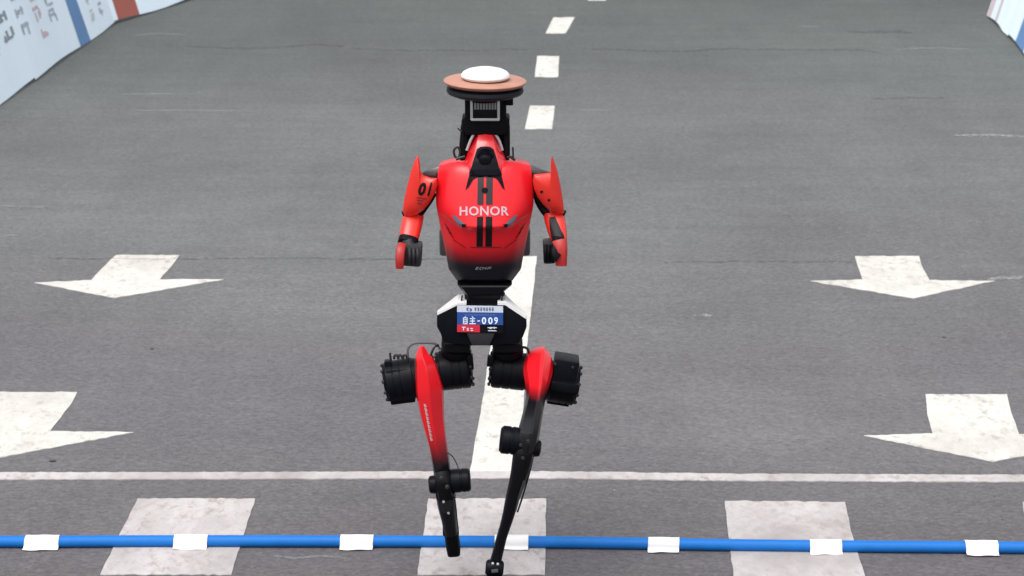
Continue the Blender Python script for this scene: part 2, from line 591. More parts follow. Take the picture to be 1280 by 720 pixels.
def marking(name, poly, m, z=0.003, jit=0.5, label=None, step=7.0):
    pts = []
    n = len(poly)
    for i in range(n):
        a, b = Vector((*poly[i], 0)), Vector((*poly[(i + 1) % n], 0))
        k = max(1, int((b - a).length / step))
        for j in range(k):
            q = a.lerp(b, j / k)
            if j: q += Vector((random.uniform(-jit, jit), random.uniform(-jit, jit), 0))
            pts.append(G(q.x, q.y, z))
    bm = bmesh.new()
    bm.faces.new([bm.verts.new(p) for p in pts])
    top_f = list(bm.faces)
    es = list(bm.edges)
    ret = bmesh.ops.extrude_edge_only(bm, edges=es)
    for v in [q for q in ret['geom'] if isinstance(q, bmesh.types.BMVert)]:
        v.co.z = 0.0003
    bmesh.ops.triangulate(bm, faces=bm.faces)
    o = link(name, finish(bm), m, road)
    if label: o['label'] = label
    return o

marking('direction_arrow', [(145, 318.7), (224.5, 318.7), (214, 333), (199.7, 349), (279.6, 349), (143.8, 372), (43, 353), (114, 350), (131.6, 331.5)], M['paint_new'])
marking('direction_arrow', [(1068.5, 320), (1149, 320), (1154, 336), (1162, 350), (1243.8, 350.8), (1142, 372.5), (1013, 351), (1078, 349), (1072, 332)], M['paint_new'])
marking('direction_arrow', [(1157, 492.6), (1258.7, 492.6), (1264, 515.5), (1274, 542.5), (1405, 545), (1241.7, 577), (1080, 544), (1166, 541.7), (1159, 517.6)], M['paint_new'])
marking('direction_arrow', [(-10, 489.7), (96.7, 489.7), (90, 503), (62.5, 538.7), (166.7, 540), (-8, 573), (-165, 546), (-45, 541), (-20, 515)], M['paint_new'])
marking('lane_line', [(632, 320), (671, 320), (665, 380), (658, 440), (655, 500), (651, 550), (648, 593), (587, 593), (593, 555), (601, 515), (612, 440), (622, 380)], M['paint_new'])
for poly in ([(692, 21.5), (718.5, 21.5), (707, 41.5), (682, 41.5)], [(671.5, 70), (699, 70), (698, 96), (668.5, 96)],
             [(662.5, 132), (693.5, 132), (690, 161), (656, 161)], [(748, -20), (772, -20), (757, 0.5), (735, 0.5)]):
    marking('lane_dash', poly, M['paint_new'], jit=0.4)
for poly in ([(172, 623), (319, 623), (289, 718), (125, 718)], [(535.6, 623), (682.5, 623), (681, 718), (522, 718)],
             [(906, 626), (1056, 627), (1066, 670), (1082, 722), (917, 722)], [(1278.5, 627), (1430, 628), (1472, 722), (1292, 722)],
             [(-200, 623), (-52, 623), (-105, 718), (-272, 718)]):
    marking('crossing_stripe', poly, M['paint_old'], jit=0.8)
top, bot = [], []
for x, y in ((-200, 595), (0, 594.5), (160, 594.3), (320, 594), (480, 593.5), (640, 593), (720, 593.6), (900, 596), (1090, 597), (1280, 597.5), (1480, 598)):
    top.append((x, y - 4.3)); bot.append((x, y + 4.3))
marking('stop_line', top + bot[::-1], M['paint_old'], z=0.0042, jit=0.45)

def streak(name, pts, hw, m, z=0.004, jag=0.0):
    a, b = [], []
    P = catmull([Vector((x, y, 0)) for x, y in pts], 9)
    for i, p in enumerate(P):
        f = i / (len(P) - 1)
        p = p + Vector((0, random.uniform(-jag, jag), 0))
        k = hw * (0.35 + 0.65 * math.sin(math.pi * min(1, max(0, f)))) * random.uniform(0.6, 1.2)
        a.append((p.x, p.y - k)); b.append((p.x, p.y + k))
    return marking(name, a + b[::-1], m, z=z, jit=0.0, step=1000)
for pts, hw in (([(342, 694), (370, 697), (400, 695), (432, 697)], 1.2), ([(868, 394), (880, 393.5), (892, 394.5)], 1.4),
                ([(775, 410), (805, 410)], 0.8), ([(1190, 169.5), (1235, 169), (1290, 170.5)], 1.5), ([(-5, 257), (30, 258), (58, 258.5)], 1.2),
                ([(1232, 350), (1255, 347), (1290, 346)], 2.2), ([(690, 539), (706, 538.5)], 0.8), ([(1000, 33), (1025, 34)], 0.8),
                ([(1120, 62), (1160, 60), (1215, 62)], 1.2), ([(165, 44), (200, 42), (232, 44)], 1.2), ([(766, 612.5), (771, 614)], 1.4),
                ([(448, 193), (460, 191)], 0.8), ([(322, 348), (328, 346)], 0.8), ([(0, 293), (24, 294)], 0.9), ([(170, 138), (240, 138), (330, 139)], 0.8),
                ([(150, 118), (215, 117)], 0.7), ([(720, 137), (768, 138)], 0.8)):
    streak('paint_scuff', pts, hw, M['scuff_strong'] if hw >= 1.4 else M['scuff'])
for pts, hw in (([(740, 61), (800, 63), (850, 64), (900, 61), (960, 61.5), (1060, 62), (1100, 65)], 0.9), ([(232, 57), (300, 60), (400, 56), (430, 58)], 1.3),
                ([(60, 322), (200, 323.5), (330, 322), (500, 324), (560, 323)], 0.6), ([(830, 327), (930, 326.5), (1070, 327)], 0.6),
                ([(440, 60), (520, 63), (600, 62), (660, 61)], 0.7), ([(1060, 39), (1140, 40)], 1.6), ([(1090, 123), (1180, 122)], 0.7)):
    streak('road_crack', pts, hw, M['dark_scuff'], jag=0.8)

# small dark bits lying on the road
for px, py, r, lab in ((66, 577, 0.009, 'small dark chip on the asphalt below the near left arrow'),
                       (190, 436.5, 0.006, 'small dark pebble on the asphalt left of the robot'),
                       (1180, 422, 0.006, 'small dark pebble on the asphalt below the far right arrow')):
    c = G(px, py)
    bm = bmesh.new()
    bmesh.ops.create_icosphere(bm, subdivisions=2, radius=r)
    for v in bm.verts:
        v.co *= random.uniform(0.8, 1.15)
        v.co.z *= 0.45
        v.co.x *= 1.5
        v.co = v.co + c + Vector((0, 0, r * 0.35))
    o = link('pebble', finish(bm), M['debris'])
    tag(o, lab, 'pebble', 'dark bits lying on the asphalt')

# ---------------------------------------------------------------- blue hose and its tape
HR = 0.0196
hp = [G(x, y, HR) for x, y in ((-700, 674), (-300, 675.5), (0, 677), (150, 676.5), (300, 676.3), (450, 676.6), (640, 677.2), (780, 679), (900, 681), (1030, 682.6), (1150, 683.5), (1280, 684.5), (1600, 687), (2000, 690))]
hpath = catmull(hp, 8)
hose = link('blue_hose', finish(tube_bm(hp, HR, 16, 8), 60), M['hose'])
tag(hose, 'long blue rubber hose lying across the road under white tape', 'hose')
def hose_at(px):
    best = min(hpath, key=lambda p: abs(640 + F * p.x / ((p - CAM).dot(FWD)) - px))
    i = hpath.index(best)
    for a, b in ((hpath[i - 1], best), (best, hpath[min(i + 1, len(hpath) - 1)])):
        xa = 640 + F * a.x / ((a - CAM).dot(FWD)); xb = 640 + F * b.x / ((b - CAM).dot(FWD))
        if xa <= px <= xb:
            return a.lerp(b, (px - xa) / (xb - xa))
    return best
TAPES = ((36, 75, 30, 74, 'white tape strip holding the blue hose at the far left end'),
         (220, 261, 217, 259, 'white tape strip on the blue hose over the left crossing stripe'),
         (427, 468, 425, 466, 'white tape strip on the blue hose over bare asphalt left of the robot'),
         (619, 661, 618, 660, 'white tape strip on the blue hose beside the robot shin'),
         (812, 850, 809, 848, 'white tape strip on the blue hose over bare asphalt right of the robot'),
         (1012, 1051, 1012, 1052, 'white tape strip on the blue hose over the right crossing stripe'),
         (1204, 1246, 1207, 1247, 'white tape strip holding the blue hose at the far right end'))
for tx0, tx1, bx0, bx1, lab in TAPES:
    bm = bmesh.new()
    prof = [(-0.040, 0.0055), (-0.030, 0.0055), (-0.0245, 0.008)]
    rr = HR + 0.0028
    for a in range(-15, 196, 15):
        prof.append((-rr * math.cos(math.radians(a)), HR + rr * math.sin(math.radians(a))))
    prof += [(0.0245, 0.008), (0.032, 0.0055), (0.044, 0.0055)]
    nx = 9
    grid = []
    ph = random.uniform(0, 6)
    for j, (dy, dz) in enumerate(prof):
        f = j / (len(prof) - 1)          # 0 front (near), 1 back
        row = []
        for i in range(nx):
            u = i / (nx - 1)
            xp = (bx0 + (bx1 - bx0) * u) * (1 - f) + (tx0 + (tx1 - tx0) * u) * f
            c = hose_at(xp)
            wob = 0.0012 * math.sin(u * 9 + ph) * (1 if j in (0, 1) or j > len(prof) - 3 else 0.4)
            row.append(bm.verts.new((c.x, c.y + dy + 0.003 * math.sin(u * 5 + ph) * (j == 0), max(0.0045, dz + wob))))
        grid.append(row)
    for a, b in zip(grid, grid[1:]):
        for i in range(nx - 1):
            bm.faces.new((a[i], a[i + 1], b[i + 1], b[i]))
    me = finish(bm, 50)
    o = link('tape_strip', me, M['tape'])
    sm = o.modifiers.new('thickness', 'SOLIDIFY'); sm.thickness = 0.0012; sm.offset = 1
    es = o.modifiers.new('edges', 'EDGE_SPLIT'); es.split_angle = math.radians(50)
    tag(o, lab, 'tape', 'white tape strips holding down the blue hose')

# ---------------------------------------------------------------- banner barriers
def banner_mat(name, col):
    m = mat(name, col, 0.65, mottle=0.05, mscale=3)
    return m
M['banner'] = banner_mat('blue shaded white banner cloth', (0.75, 0.87, 0.96))  # white cloth; the blue tint of its shade is put into the base colour
M['banner_blue'] = mat('blue banner print', (0.11, 0.24, 0.47), 0.65, mottle=0.15, mscale=8)
M['banner_red'] = mat('brick red banner print', (0.36, 0.10, 0.075), 0.65, mottle=0.12, mscale=8)
M['banner_grey'] = mat('grey banner print', (0.38, 0.45, 0.50), 0.65, mottle=0.3, mscale=20)
M['banner_dark'] = mat('dark grey banner print', (0.25, 0.29, 0.33), 0.65, mottle=0.3, mscale=20)
M['banner_pink'] = mat('faded pink banner print', (0.58, 0.46, 0.50), 0.65, mottle=0.2, mscale=20)
M['banner_green'] = mat('faded green banner print', (0.50, 0.60, 0.62), 0.65, mottle=0.2, mscale=20)
LEAN = math.tan(math.radians(17))
BH = 1.05
def barrier(p0, p1, out, label, prints, cols=('banner',), bottom=0.02, seed=0):
    """p0, p1 ground points of the banner's foot, out = horizontal unit vector away from the road"""
    rnd = random.Random(seed)
    p0, p1 = Vector(p0), Vector(p1)
    mid = (p0 + p1) / 2
    root = empty('banner_barrier', mid)
    tag(root, label, 'barrier', 'banner barriers along the road edge')
    d = (p1 - p0); L = d.length; d.normalize()
    a1, a2 = rnd.uniform(0, 6), rnd.uniform(0, 6)
    def at(u, v, off=0.0):
        """u along 0..1, v up 0..1"""
        sag = bottom + 0.018 * math.sin(u * 7 + a1) * (1 - v) * 0.5
        z = sag + (BH - sag) * v
        bulge = (0.012 * math.sin(u * 5.3 + a2 + 2 * v) * v + 0.006 * math.sin(u * 17 + a1) * (0.3 + 0.7 * v)) * min(1, 8 * u, 8 * (1 - u))
        n = (out * -1 + Vector((0, 0, LEAN))).normalized()
        return p0 + d * (L * u) + out * (LEAN * z) + Vector((0, 0, z)) + n * (bulge + off)
    def sheet(u0, u1, v0, v1, off, nu, nv):
        bm = bmesh.new()
        g = [[bm.verts.new(at(u0 + (u1 - u0) * i / nu, v0 + (v1 - v0) * j / nv, off)) for i in range(nu + 1)] for j in range(nv + 1)]
        for a, b in zip(g, g[1:]):
            for i in range(nu):
                bm.faces.new((a[i], a[i + 1], b[i + 1], b[i]))
        return bm
    cloth = link('banner', finish(sheet(-0.004, 1.004, 0, 1, 0, 28, 14), 60), M['banner'], root)
    sm = cloth.modifiers.new('thickness', 'SOLIDIFY'); sm.thickness = 0.003; sm.offset = 0
    es = cloth.modifiers.new('edges', 'EDGE_SPLIT'); es.split_angle = math.radians(45)
    for (u0, u1, v0, v1, mk) in prints:
        q = link('print_stripe' if v1 - v0 > 0.5 else 'print_mark', finish(sheet(u0, u1, v0, v1, 0.003, 4 if u1 - u0 < 0.1 else 10, 10 if v1 - v0 > 0.3 else 4), 60), M[mk], cloth)
        if v1 - v0 > 0.5:
            q['label'] = {'banner_blue': 'vertical blue stripe', 'banner_red': 'vertical brick red stripe'}.get(mk, 'faded stripe')
    # frame behind the cloth
    for u in (0.02, 0.98):
        a = at(u, 0, -0.04); b = at(u, 1, -0.04)
        a.z = 0.015
        link('post', finish(tube_bm([a, b], 0.016, 8, 0)), M['post'], root)
        f0 = a + out * 0.02; f1 = a + out * 0.55; f1.z = 0.015; f0.z = 0.015
        link('foot', finish(tube_bm([f0, f1], 0.016, 8, 0)), M['post'], root)
        link('brace', finish(tube_bm([f1 + Vector((0, 0, 0.01)), at(u, 0.7, -0.05)], 0.012, 8, 0)), M['post'], root)
    for v in (0.06, 0.97):
        link('rail', finish(tube_bm([at(0.02, v, -0.045), at(0.98, v, -0.045)], 0.014, 8, 0)), M['post'], root)
    return root

LJ = [G(-95, 200), G(46, 102), G(144, 31), G(258, -5), ]
def outv(a, b, sgn):
    d = (b - a).normalized()
    n = Vector((d.y, -d.x, 0)) * sgn
    return n.normalized()
def marks(u0, u1, v0, v1, n, mk, seed):
    """a column of illegible printed characters"""
    r = random.Random(seed)
    out = []
    n = max(3, int(n * 1.1))
    for i in range(n):
        a = v0 + (v1 - v0) * i / n; b = a + (v1 - v0) / n * 0.88
        w_ = (u1 - u0)
        h_ = b - a
        for q in range(r.choice((4, 4, 5, 6))):
            if r.random() < 0.55:
                ua = r.uniform(0, 0.4); va = r.uniform(0, 0.85)
                out.append((u0 + w_ * ua, u0 + w_ * min(1, ua + r.uniform(0.45, 0.8)), a + h_ * va, a + h_ * (va + 0.18), mk))
            else:
                ua = r.uniform(0, 0.85); va = r.uniform(0, 0.4)
                out.append((u0 + w_ * ua, u0 + w_ * (ua + 0.18), a + h_ * va, a + h_ * (va + r.uniform(0.4, 0.6)), mk))
    return out
barrier(LJ[0], LJ[1], outv(LJ[0], LJ[1], -1), 'pale banner barrier with dark grey print at the left edge of the photo',
        marks(0.68, 0.79, 0.24, 0.95, 6, 'banner_grey', 1) + marks(0.83, 0.95, 0.27, 0.95, 6, 'banner_dark', 2), seed=1)
barrier(LJ[1], LJ[2], outv(LJ[1], LJ[2], -1), 'left banner barrier with a blue stripe, in the middle of its row',
        [(0.535, 0.665, 0, 1, 'banner_blue')] + marks(0.01, 0.10, 0.25, 0.95, 6, 'banner_grey', 11) + marks(0.17, 0.26, 0.15, 0.9, 6, 'banner_pink', 4) + marks(0.32, 0.40, 0.22, 0.9, 6, 'banner_grey', 5)
        + marks(0.74, 0.80, 0.10, 0.85, 7, 'banner_green', 6) + marks(0.86, 0.92, 0.09, 0.85, 7, 'banner_grey', 7), seed=2)
barrier(LJ[2], LJ[3], outv(LJ[2], LJ[3], -1), 'left banner barrier with a brick red stripe, farthest of its row',
        [(0.04, 0.26, 0, 1, 'banner_red')] + marks(0.55, 0.75, 0.12, 0.85, 5, 'banner_green', 8), seed=3)
RJ = [G(1330, 128), G(1259, 47), G(1233, 21)]
barrier(RJ[0], RJ[1], outv(RJ[0], RJ[1], 1), 'right banner barrier with a blue stripe, nearer of the two',
        [(0.70, 0.86, 0, 1, 'banner_blue')] + marks(0.90, 0.96, 0.25, 0.9, 5, 'banner_green', 9), seed=4)
RE = RJ[2] + Vector((1.6, 0.5, 0))
barrier(RJ[1], RJ[2], outv(RJ[1], RJ[2], 1), 'right banner barrier with pink stripes, farther of the two',
        [(0.84, 0.98, 0, 1, 'banner_pink'), (0.55, 0.62, 0, 1, 'banner_pink')] + marks(0.1, 0.3, 0.25, 0.9, 5, 'banner_green', 10), seed=5)

# ---------------------------------------------------------------- the robot
YT = 7.90                                   # torso's middle plane
robot = empty('running_robot', Vector((W(606, 500, 7.85).x, 7.85, 0)))
tag(robot, 'red and black headless humanoid robot running towards the camera with a white antenna on top', 'robot')
def part(name, bm, m, parent=None, angle=35, label=None):
    o = link(name, finish(bm, angle), m, None)
    o.parent = parent or robot
    if (parent or robot) is robot:
        o.matrix_parent_inverse = Matrix.Translation(-robot.location)
    if label: o['label'] = label
    return o
def sub(o, parent):
    o.parent = parent
    o.matrix_parent_inverse = Matrix.Identity(4)
    return o
def decal_on(name, bm2, bvh, m, parent, off=0.0015):
    o = decal(name, bm2, bvh, m, None, off)
    return sub(o, parent)

# --- chest shell: a cage of rows, centre -> side -> back
CX = 606.0
rows = [  # per column (half width px, py, dy)
    [(0, 206, -.052), (14, 205, -.052), (29, 201, -.044), (44, 202.5, -.032), (57.5, 206.5, -.010)],
    [(0, 213, -.078), (14, 213, -.077), (30, 211, -.072), (47, 211, -.060), (59.0, 215, -.026)],
    [(0, 240, -.099), (14, 240, -.098), (32, 240, -.093), (51, 241, -.078), (61.8, 244, -.038)],
    [(0, 268, -.118), (14, 268, -.116), (32, 267, -.110), (50, 262, -.088), (61.0, 257, -.040)],
    [(0, 284.5, -.130), (14, 284.5, -.128), (28, 283.5, -.119), (44, 273, -.094), (60.0, 263, -.040)],
    [(0, 288.5, -.112), (14, 288.5, -.110), (27.5, 287.5, -.102), (43.5, 277.5, -.080), (59.3, 268, -.034)],
    [(0, 309, -.092), (15, 309, -.090), (29, 309, -.080), (42, 308, -.060), (51.5, 304, -.022)],
    [(0, 324, -.080), (14, 324, -.078), (28, 324, -.068), (39, 324, -.048), (48.0, 322, -.012)],
    [(0, 336, -.070), (14, 336, -.068), (26, 336, -.058), (36.5, 336, -.040), (45.5, 336.5, -.006)],
    [(0, 351, -.058), (12, 351, -.056), (21, 351, -.050), (29, 351, -.036), (34.5, 351, -.004)]]
bm = bmesh.new()
rings = []
crease_rows = {0: 0.9, 4: 0.85, 8: 0.8, 9: 1.0}
for r in rows:
    yl = r[4][1]
    half = []
    for hw, py, dy in r:
        half.append((hw, W(CX + hw, py, YT + dy), W(CX - hw, py, YT + dy)))
    zr, zl = half[4][1].z, half[4][2].z
    pr, pl = half[4][1], half[4][2]
    cxw = half[0][1].x
    ring = [h[1] for h in half]                              # centre -> right side
    ring.append(Vector((cxw + (pr.x - cxw) * 0.97, pr.y + 0.075, zr)))
    ring.append(Vector((cxw + (pr.x - cxw) * 0.62, pr.y + 0.125, zr)))
    ring.append(Vector((cxw, pr.y + 0.135, (zr + zl) / 2)))
    ring.append(Vector((cxw + (pl.x - cxw) * 0.62, pl.y + 0.125, zl)))
    ring.append(Vector((cxw + (pl.x - cxw) * 0.97, pl.y + 0.075, zl)))
    ring += [h[2] for h in reversed(half[1:])]
    rings.append([bm.verts.new(p) for p in ring])
n = len(rings[0])
cl = bm.edges.layers.float.new('crease_edge')
for a, b in zip(rings, rings[1:]):
    for i in range(n):
        j = (i + 1) % n
        bm.faces.new((a[i], a[j], b[j], b[i]))
bm.faces.new(rings[0]); bm.faces.new(list(reversed(rings[-1])))
bm.edges.ensure_lookup_table()
for k, c in crease_rows.items():
    for i in range(n):
        e = bm.edges.get((rings[k][i], rings[k][(i + 1) % n]))
        if e: e[cl] = c
for a, b in zip(rings, rings[1:]):
    for i in (4, n - 4):
        e = bm.edges.get((a[i], b[i]))
        if e: e[cl] = 0.88
chest = part('chest_shell', bm, M['chest'], angle=180)
ss = chest.modifiers.new('smooth', 'SUBSURF'); ss.levels = 3; ss.render_levels = 3
bv = bvh_of(chest)
# racing stripes
for x0, x1, xb0, xb1 in ((597.3, 604.9, 595.6, 603.4), (607.9, 616.2, 606.6, 614.8)):
    xm = lambda a, b, y: a + (b - a) * (y - 218) / 90
    decal_on('racing_stripe', poly_mesh2d([[(x0, 218), (x1, 218), (xm(x1, xb1, 256), 256), (xm(x0, xb0, 256), 256)],], 2.5), bv, M['stripe'], chest)
    decal_on('racing_stripe', poly_mesh2d([[(xm(x0, xb0, 271), 271), (xm(x1, xb1, 271), 271), (xb1, 308), (xb0, 308)]], 2.5), bv, M['stripe_low'], chest)
decal_on('lettering', text2d('HONOR', 605.3, 263.8, 61, 11.5, bold=0.022, maxlen=2.0, spacing=1.08), bv, M['letter'], chest, 0.0025)
decal_on('badge_print', strokes([(594.5, 336.6, 596, 333.6), (596, 333.8, 599, 333.8), (595.4, 335.2, 598, 335.2), (594.6, 336.6, 597.4, 336.6), (599.4, 336.6, 600.8, 333.8), (600.8, 333.8, 603.2, 333.8), (599.4, 336.6, 601.8, 336.6),
    (603, 336.6, 604.4, 333.6), (604.6, 333.8, 605.6, 335.6), (605.8, 335.4, 608, 333.8), (606.8, 336.6, 608.2, 333.6), (609, 336.6, 610.4, 333.8), (610.4, 333.8, 614.5, 333.6), (610, 335.2, 613.6, 335.1)], 1.0), bv, M['badge'], chest)
for sgn in (-1, 1):
    f = lambda x: CX + sgn * (CX - x)
    decal_on('vent', poly_mesh2d([[(f(565), 268), (f(570), 270), (f(581), 280), (f(581), 282.5), (f(576), 282.5), (f(568), 274.5)]], 2.5), bv, M['bluegrey'], chest, 0.002)
    decal_on('vent_tip', poly_mesh2d([[(f(577.5), 280), (f(583), 280), (f(582), 283.5), (f(578), 283.2)]], 2), bv, M['stripe_low'], chest, 0.003)
    for k in range(3):
        x, y = 555.5 + 2.6 * k, 279 + 5 * k
        decal_on('side_slit', poly_mesh2d([[(f(x), y), (f(x + 1), y), (f(x + 7), y + 8.2), (f(x + 6), y + 8.2)]], 2.5), bv, M['stripe_low'], chest, 0.0018)
for pl in ([(588, 308.6), (626, 308.6), (626, 309.6), (588, 309.6)], [(645, 299), (646, 299.6), (630.5, 310.4), (630, 309.6)], [(566.5, 299.6), (567.5, 299), (582.5, 309.6), (582, 310.4)]):
    decal_on('panel_seam', poly_mesh2d([pl], 2.5), bv, M['seam'], chest, 0.0012)
decal_on('screw_hole', poly_mesh2d([[(606 + 4.2 * math.cos(a * math.pi / 6), 238 + 3.6 * math.sin(a * math.pi / 6)) for a in range(12)]], 2), bv, M['cowl'], chest, 0.003)

# --- collar: red arch standing on the chest
def strip3(pts_front, depth_back, m, name, parent=None, thick=0.012):
    pass
CY = YT - 0.035
col_secs = [  # py, outer half width, dy front
    (164.5, 12.0, -.020), (174, 16.0, -.036), (184, 19.5, -.050), (192, 22.5, -.058), (203, 26.5, -.070), (212, 28, -.078), (220, 28.5, -.082)]
rings = []
for py, hw, dy in col_secs:
    fr = []
    for a, ddy in ((-1.0, 0.034), (-0.66, 0.000), (-0.33, -0.002), (0, -0.003), (0.33, -0.002), (0.66, 0.000), (1.0, 0.034)):
        fr.append(W(CX + 0.8 + hw * a, py + abs(a) * 0.5, YT + dy + ddy))
    zc = sum(p.z for p in fr) / len(fr)
    bk = [Vector((p.x * 1.0, p.y + 0.07, p.z)) for p in (fr[-1], fr[len(fr) // 2], fr[0])]
    rings.append(fr + bk)
collar = part('collar', rings_to_bm(rings), M['red'], angle=22)
bvn = collar.modifiers.new('edge', 'BEVEL'); bvn.width = 0.0022; bvn.segments = 2; bvn.limit_method = 'ANGLE'
# black cowl over collar and chest
def union_bvh(obs):
    vs, fs = [], []
    for o in obs:
        bpy.context.view_layer.update()
        e = o.evaluated_get(bpy.context.evaluated_depsgraph_get())
        me = e.to_mesh()
        k = len(vs)
        vs += [o.matrix_world @ v.co for v in me.vertices]
        fs += [[i + k for i in p.vertices] for p in me.polygons]
        e.to_mesh_clear()
    return BVHTree.FromPolygons(vs, fs)
bvu = union_bvh([chest, collar])
cowl_polys = [[(600.5, 184), (606.5, 183.5), (612.5, 184), (616.8, 187), (619.2, 194), (622, 203), (624.5, 212), (621.5, 221), (592, 221), (588.8, 212), (591.2, 203), (594, 194), (596.2, 187)],
              [(624.5, 212), (626.2, 218), (628.4, 226), (630.8, 238), (627, 233.5), (624.2, 228.5), (621.8, 224.5), (618.5, 222.2), (614, 221), (621.5, 221)],
              [(588.8, 212), (592, 221), (599, 221), (594.8, 222.2), (591.4, 224.5), (589, 228.5), (586, 233.5), (582, 238), (584.8, 226), (587, 218)]]
cowl = decal('sensor_cowl', poly_mesh2d(cowl_polys, 2.0), bvu, M['cowl'], None, 0.004)
cowl.parent = robot; cowl.matrix_parent_inverse = Matrix.Translation(-robot.location)
cc = W(606.5, 197, YT - 0.052)
lens = part('chest_camera', lathe_bm(cc, cc + Vector((0, -0.028, -0.004)), [(0, .030), (.35, .029), (.6, .026), (.62, .021), (.9, .018), (1.0, .010)], 28), M['cowl'])
lg = part('camera_lens', lathe_bm(cc + Vector((0, -0.0275, -0.004)), cc + Vector((0, -0.031, -0.0045)), [(0, .017), (.6, .014), (1, .004)], 24), M['gloss_black'], lens)

# side battery edge, peeking out behind the left of the waist
part('back_pack', pbox(549, 287, 663, 321, YT + 0.135, 0.075, bevel=0.012), M['grey'])

# --- waist
wr = [[(-34, 351), (34, 351)], [(-33.5, 352.5), (33.5, 352.5)], [(-26, 363), (24, 361)], [(-25, 366), (20, 367)], [(-24.5, 381), (18.5, 381)]]
def waist_bm(rows_, ys):
    rings = []
    for (l, r), d in zip(rows_, ys):
        xl, xr = CX + l[0], CX + r[0]
        pl, pr = W(xl, l[1], YT), W(xr, r[1], YT)
        k = 0.012
        rings.append([Vector((pl.x, YT - d + 2 * k, pl.z)), Vector((pl.x + k, YT - d, pl.z)), Vector((pr.x - k, YT - d, pr.z)), Vector((pr.x, YT - d + 2 * k, pr.z)),
                      Vector((pr.x, YT + d, pr.z)), Vector((pl.x, YT + d, pl.z))])
    return rings_to_bm(rings)
part('waist_cover', waist_bm([wr[0], wr[1], wr[2]], [.062, .064, .060]), M['gloss_black'], angle=20)
part('waist_joint', waist_bm([wr[2], wr[3], wr[4]], [.052, .055, .050]), M['matte_black'], angle=20)
lp = W(628, 367, YT - 0.05)
part('cable_clip', lathe_bm(lp, lp + Vector((0, -0.012, 0)), [(0, .008), (.4, .008), (1, .004)], 12), M['black'])

# --- pelvis
pel = [(546, 393), (571, 380.5), (632, 380.5), (658, 398), (658.5, 409), (654, 421), (648.5, 430), (613, 432.5), (590, 432.5), (553.5, 429), (551.5, 419), (546, 409)]
def slab_bm(poly, Yf, Yb, bev=0.006):
    bm = bmesh.new()
    a = [bm.verts.new(W(x, y, Yf)) for x, y in poly]
    b = [bm.verts.new(v.co + Vector((0, Yb - Yf, 0))) for v in a]
    k = len(a)
    bm.faces.new(a); bm.faces.new(list(reversed(b)))
    for i in range(k):
        j = (i + 1) % k
        bm.faces.new((a[j], a[i], b[i], b[j]))
    bmesh.ops.recalc_face_normals(bm, faces=bm.faces)
    if bev: bmesh.ops.bevel(bm, geom=list(bm.edges), offset=bev, segments=2, affect='EDGES', profile=0.6)
    return bm
pelvis = part('pelvis', slab_bm(pel, YT - 0.075, YT - 0.025), M['black'])
part('pelvis_back', pbox(566, 394, 640, 424, YT - 0.027, 0.13, bevel=0.01), M['matte_black'])
for poly, lab in (([(546.5, 393), (574, 374), (582, 380.6), (571, 383)], 'white left hip cover'), ([(627, 378.5), (632, 379), (658, 397.3), (646, 391), (629, 384)], 'white right hip cover')):
    pass
# white plates lying on the sloping top of the pelvis
for pts, lab in (([(546.5, 392.6), (572, 380), (583, 380)], None), ([(657.6, 397.4), (631.5, 380), (622, 380)], None)):
    Yf = YT - 0.078
    a = [W(x, y, Yf) + Vector((0, 0, 0.0035)) for x, y in pts]
    back = [p + Vector((0, q, 0.0)) for p, q in zip(a, (0.030, 0.105, 0.108))]
    # plate rises towards the back on a slope
    bm = bmesh.new()
    f = [bm.verts.new(p) for p in a]; b = [bm.verts.new(p) for p in back]
    f2 = [bm.verts.new(p - Vector((0, 0, 0.007))) for p in a]; b2 = [bm.verts.new(p - Vector((0, 0, 0.007))) for p in back]
    for i in range(2):
        bm.faces.new((f[i], f[i + 1], b[i + 1], b[i])); bm.faces.new((f2[i + 1], f2[i], b2[i], b2[i + 1]))
        bm.faces.new((f2[i], f2[i + 1], f[i + 1], f[i])); bm.faces.new((b[i], b[i + 1], b2[i + 1], b2[i]))
    bm.faces.new((f[0], b[0], b2[0], f2[0])); bm.faces.new((f[2], f2[2], b2[2], b[2]))
    part('hip_cover', bm, M['white'], angle=20)
for x0, x1, yy in ((576, 577.8, 376), (626.3, 628, 375)):
    part('waist_strut', pbox(x0, yy - 6, x1, yy + 7, YT - 0.055, 0.012, roll=0.12, bevel=0.001), M['black'])
part('pelvis_keel', slab_bm([(583, 416), (619, 416), (612, 432), (590, 432)], YT - 0.088, YT - 0.06, 0.004), M['dark_grey'])

# --- bib
BY = YT - 0.0895
def flat(name, polys, off, m, parent):
    bm = bmesh.new()
    for pl in polys:
        bm.faces.new([bm.verts.new(W(x, y, BY - off)) for x, y in pl])
    return part(name, bm, m, parent)
bib = part('race_bib', slab_bm([(571.3, 381.5), (628.8, 382.5), (629, 416.5), (571.3, 415.8)], BY, BY + 0.002, 0), M['matte_black'])
flat('bib_header', [[(571.4, 381.6), (628.7, 382.6), (628.8, 390.8), (571.4, 390)]], 0.0012, M['bib_white'], bib)
flat('bib_band', [[(571.4, 390.1), (628.8, 390.9), (628.9, 406.3), (571.4, 405.6)]], 0.0012, M['bib_blue'], bib)
flat('bib_tab', [[(571.4, 405.7), (599.8, 406.1), (599.8, 415.4), (571.4, 414.9)]], 0.0012, M['bib_red'], bib)
def bib_text(name, bm, m):
    for v in bm.verts:
        x, y = v.co.x, v.co.y
        v.co = W(x, y, BY - 0.0022)
    return part(name, bm, m, bib)
def joined(bms):
    out = bmesh.new()
    for b in bms:
        me = bpy.data.meshes.new('tmp'); b.to_mesh(me); b.free()
        out.from_mesh(me); bpy.data.meshes.remove(me)
    return out
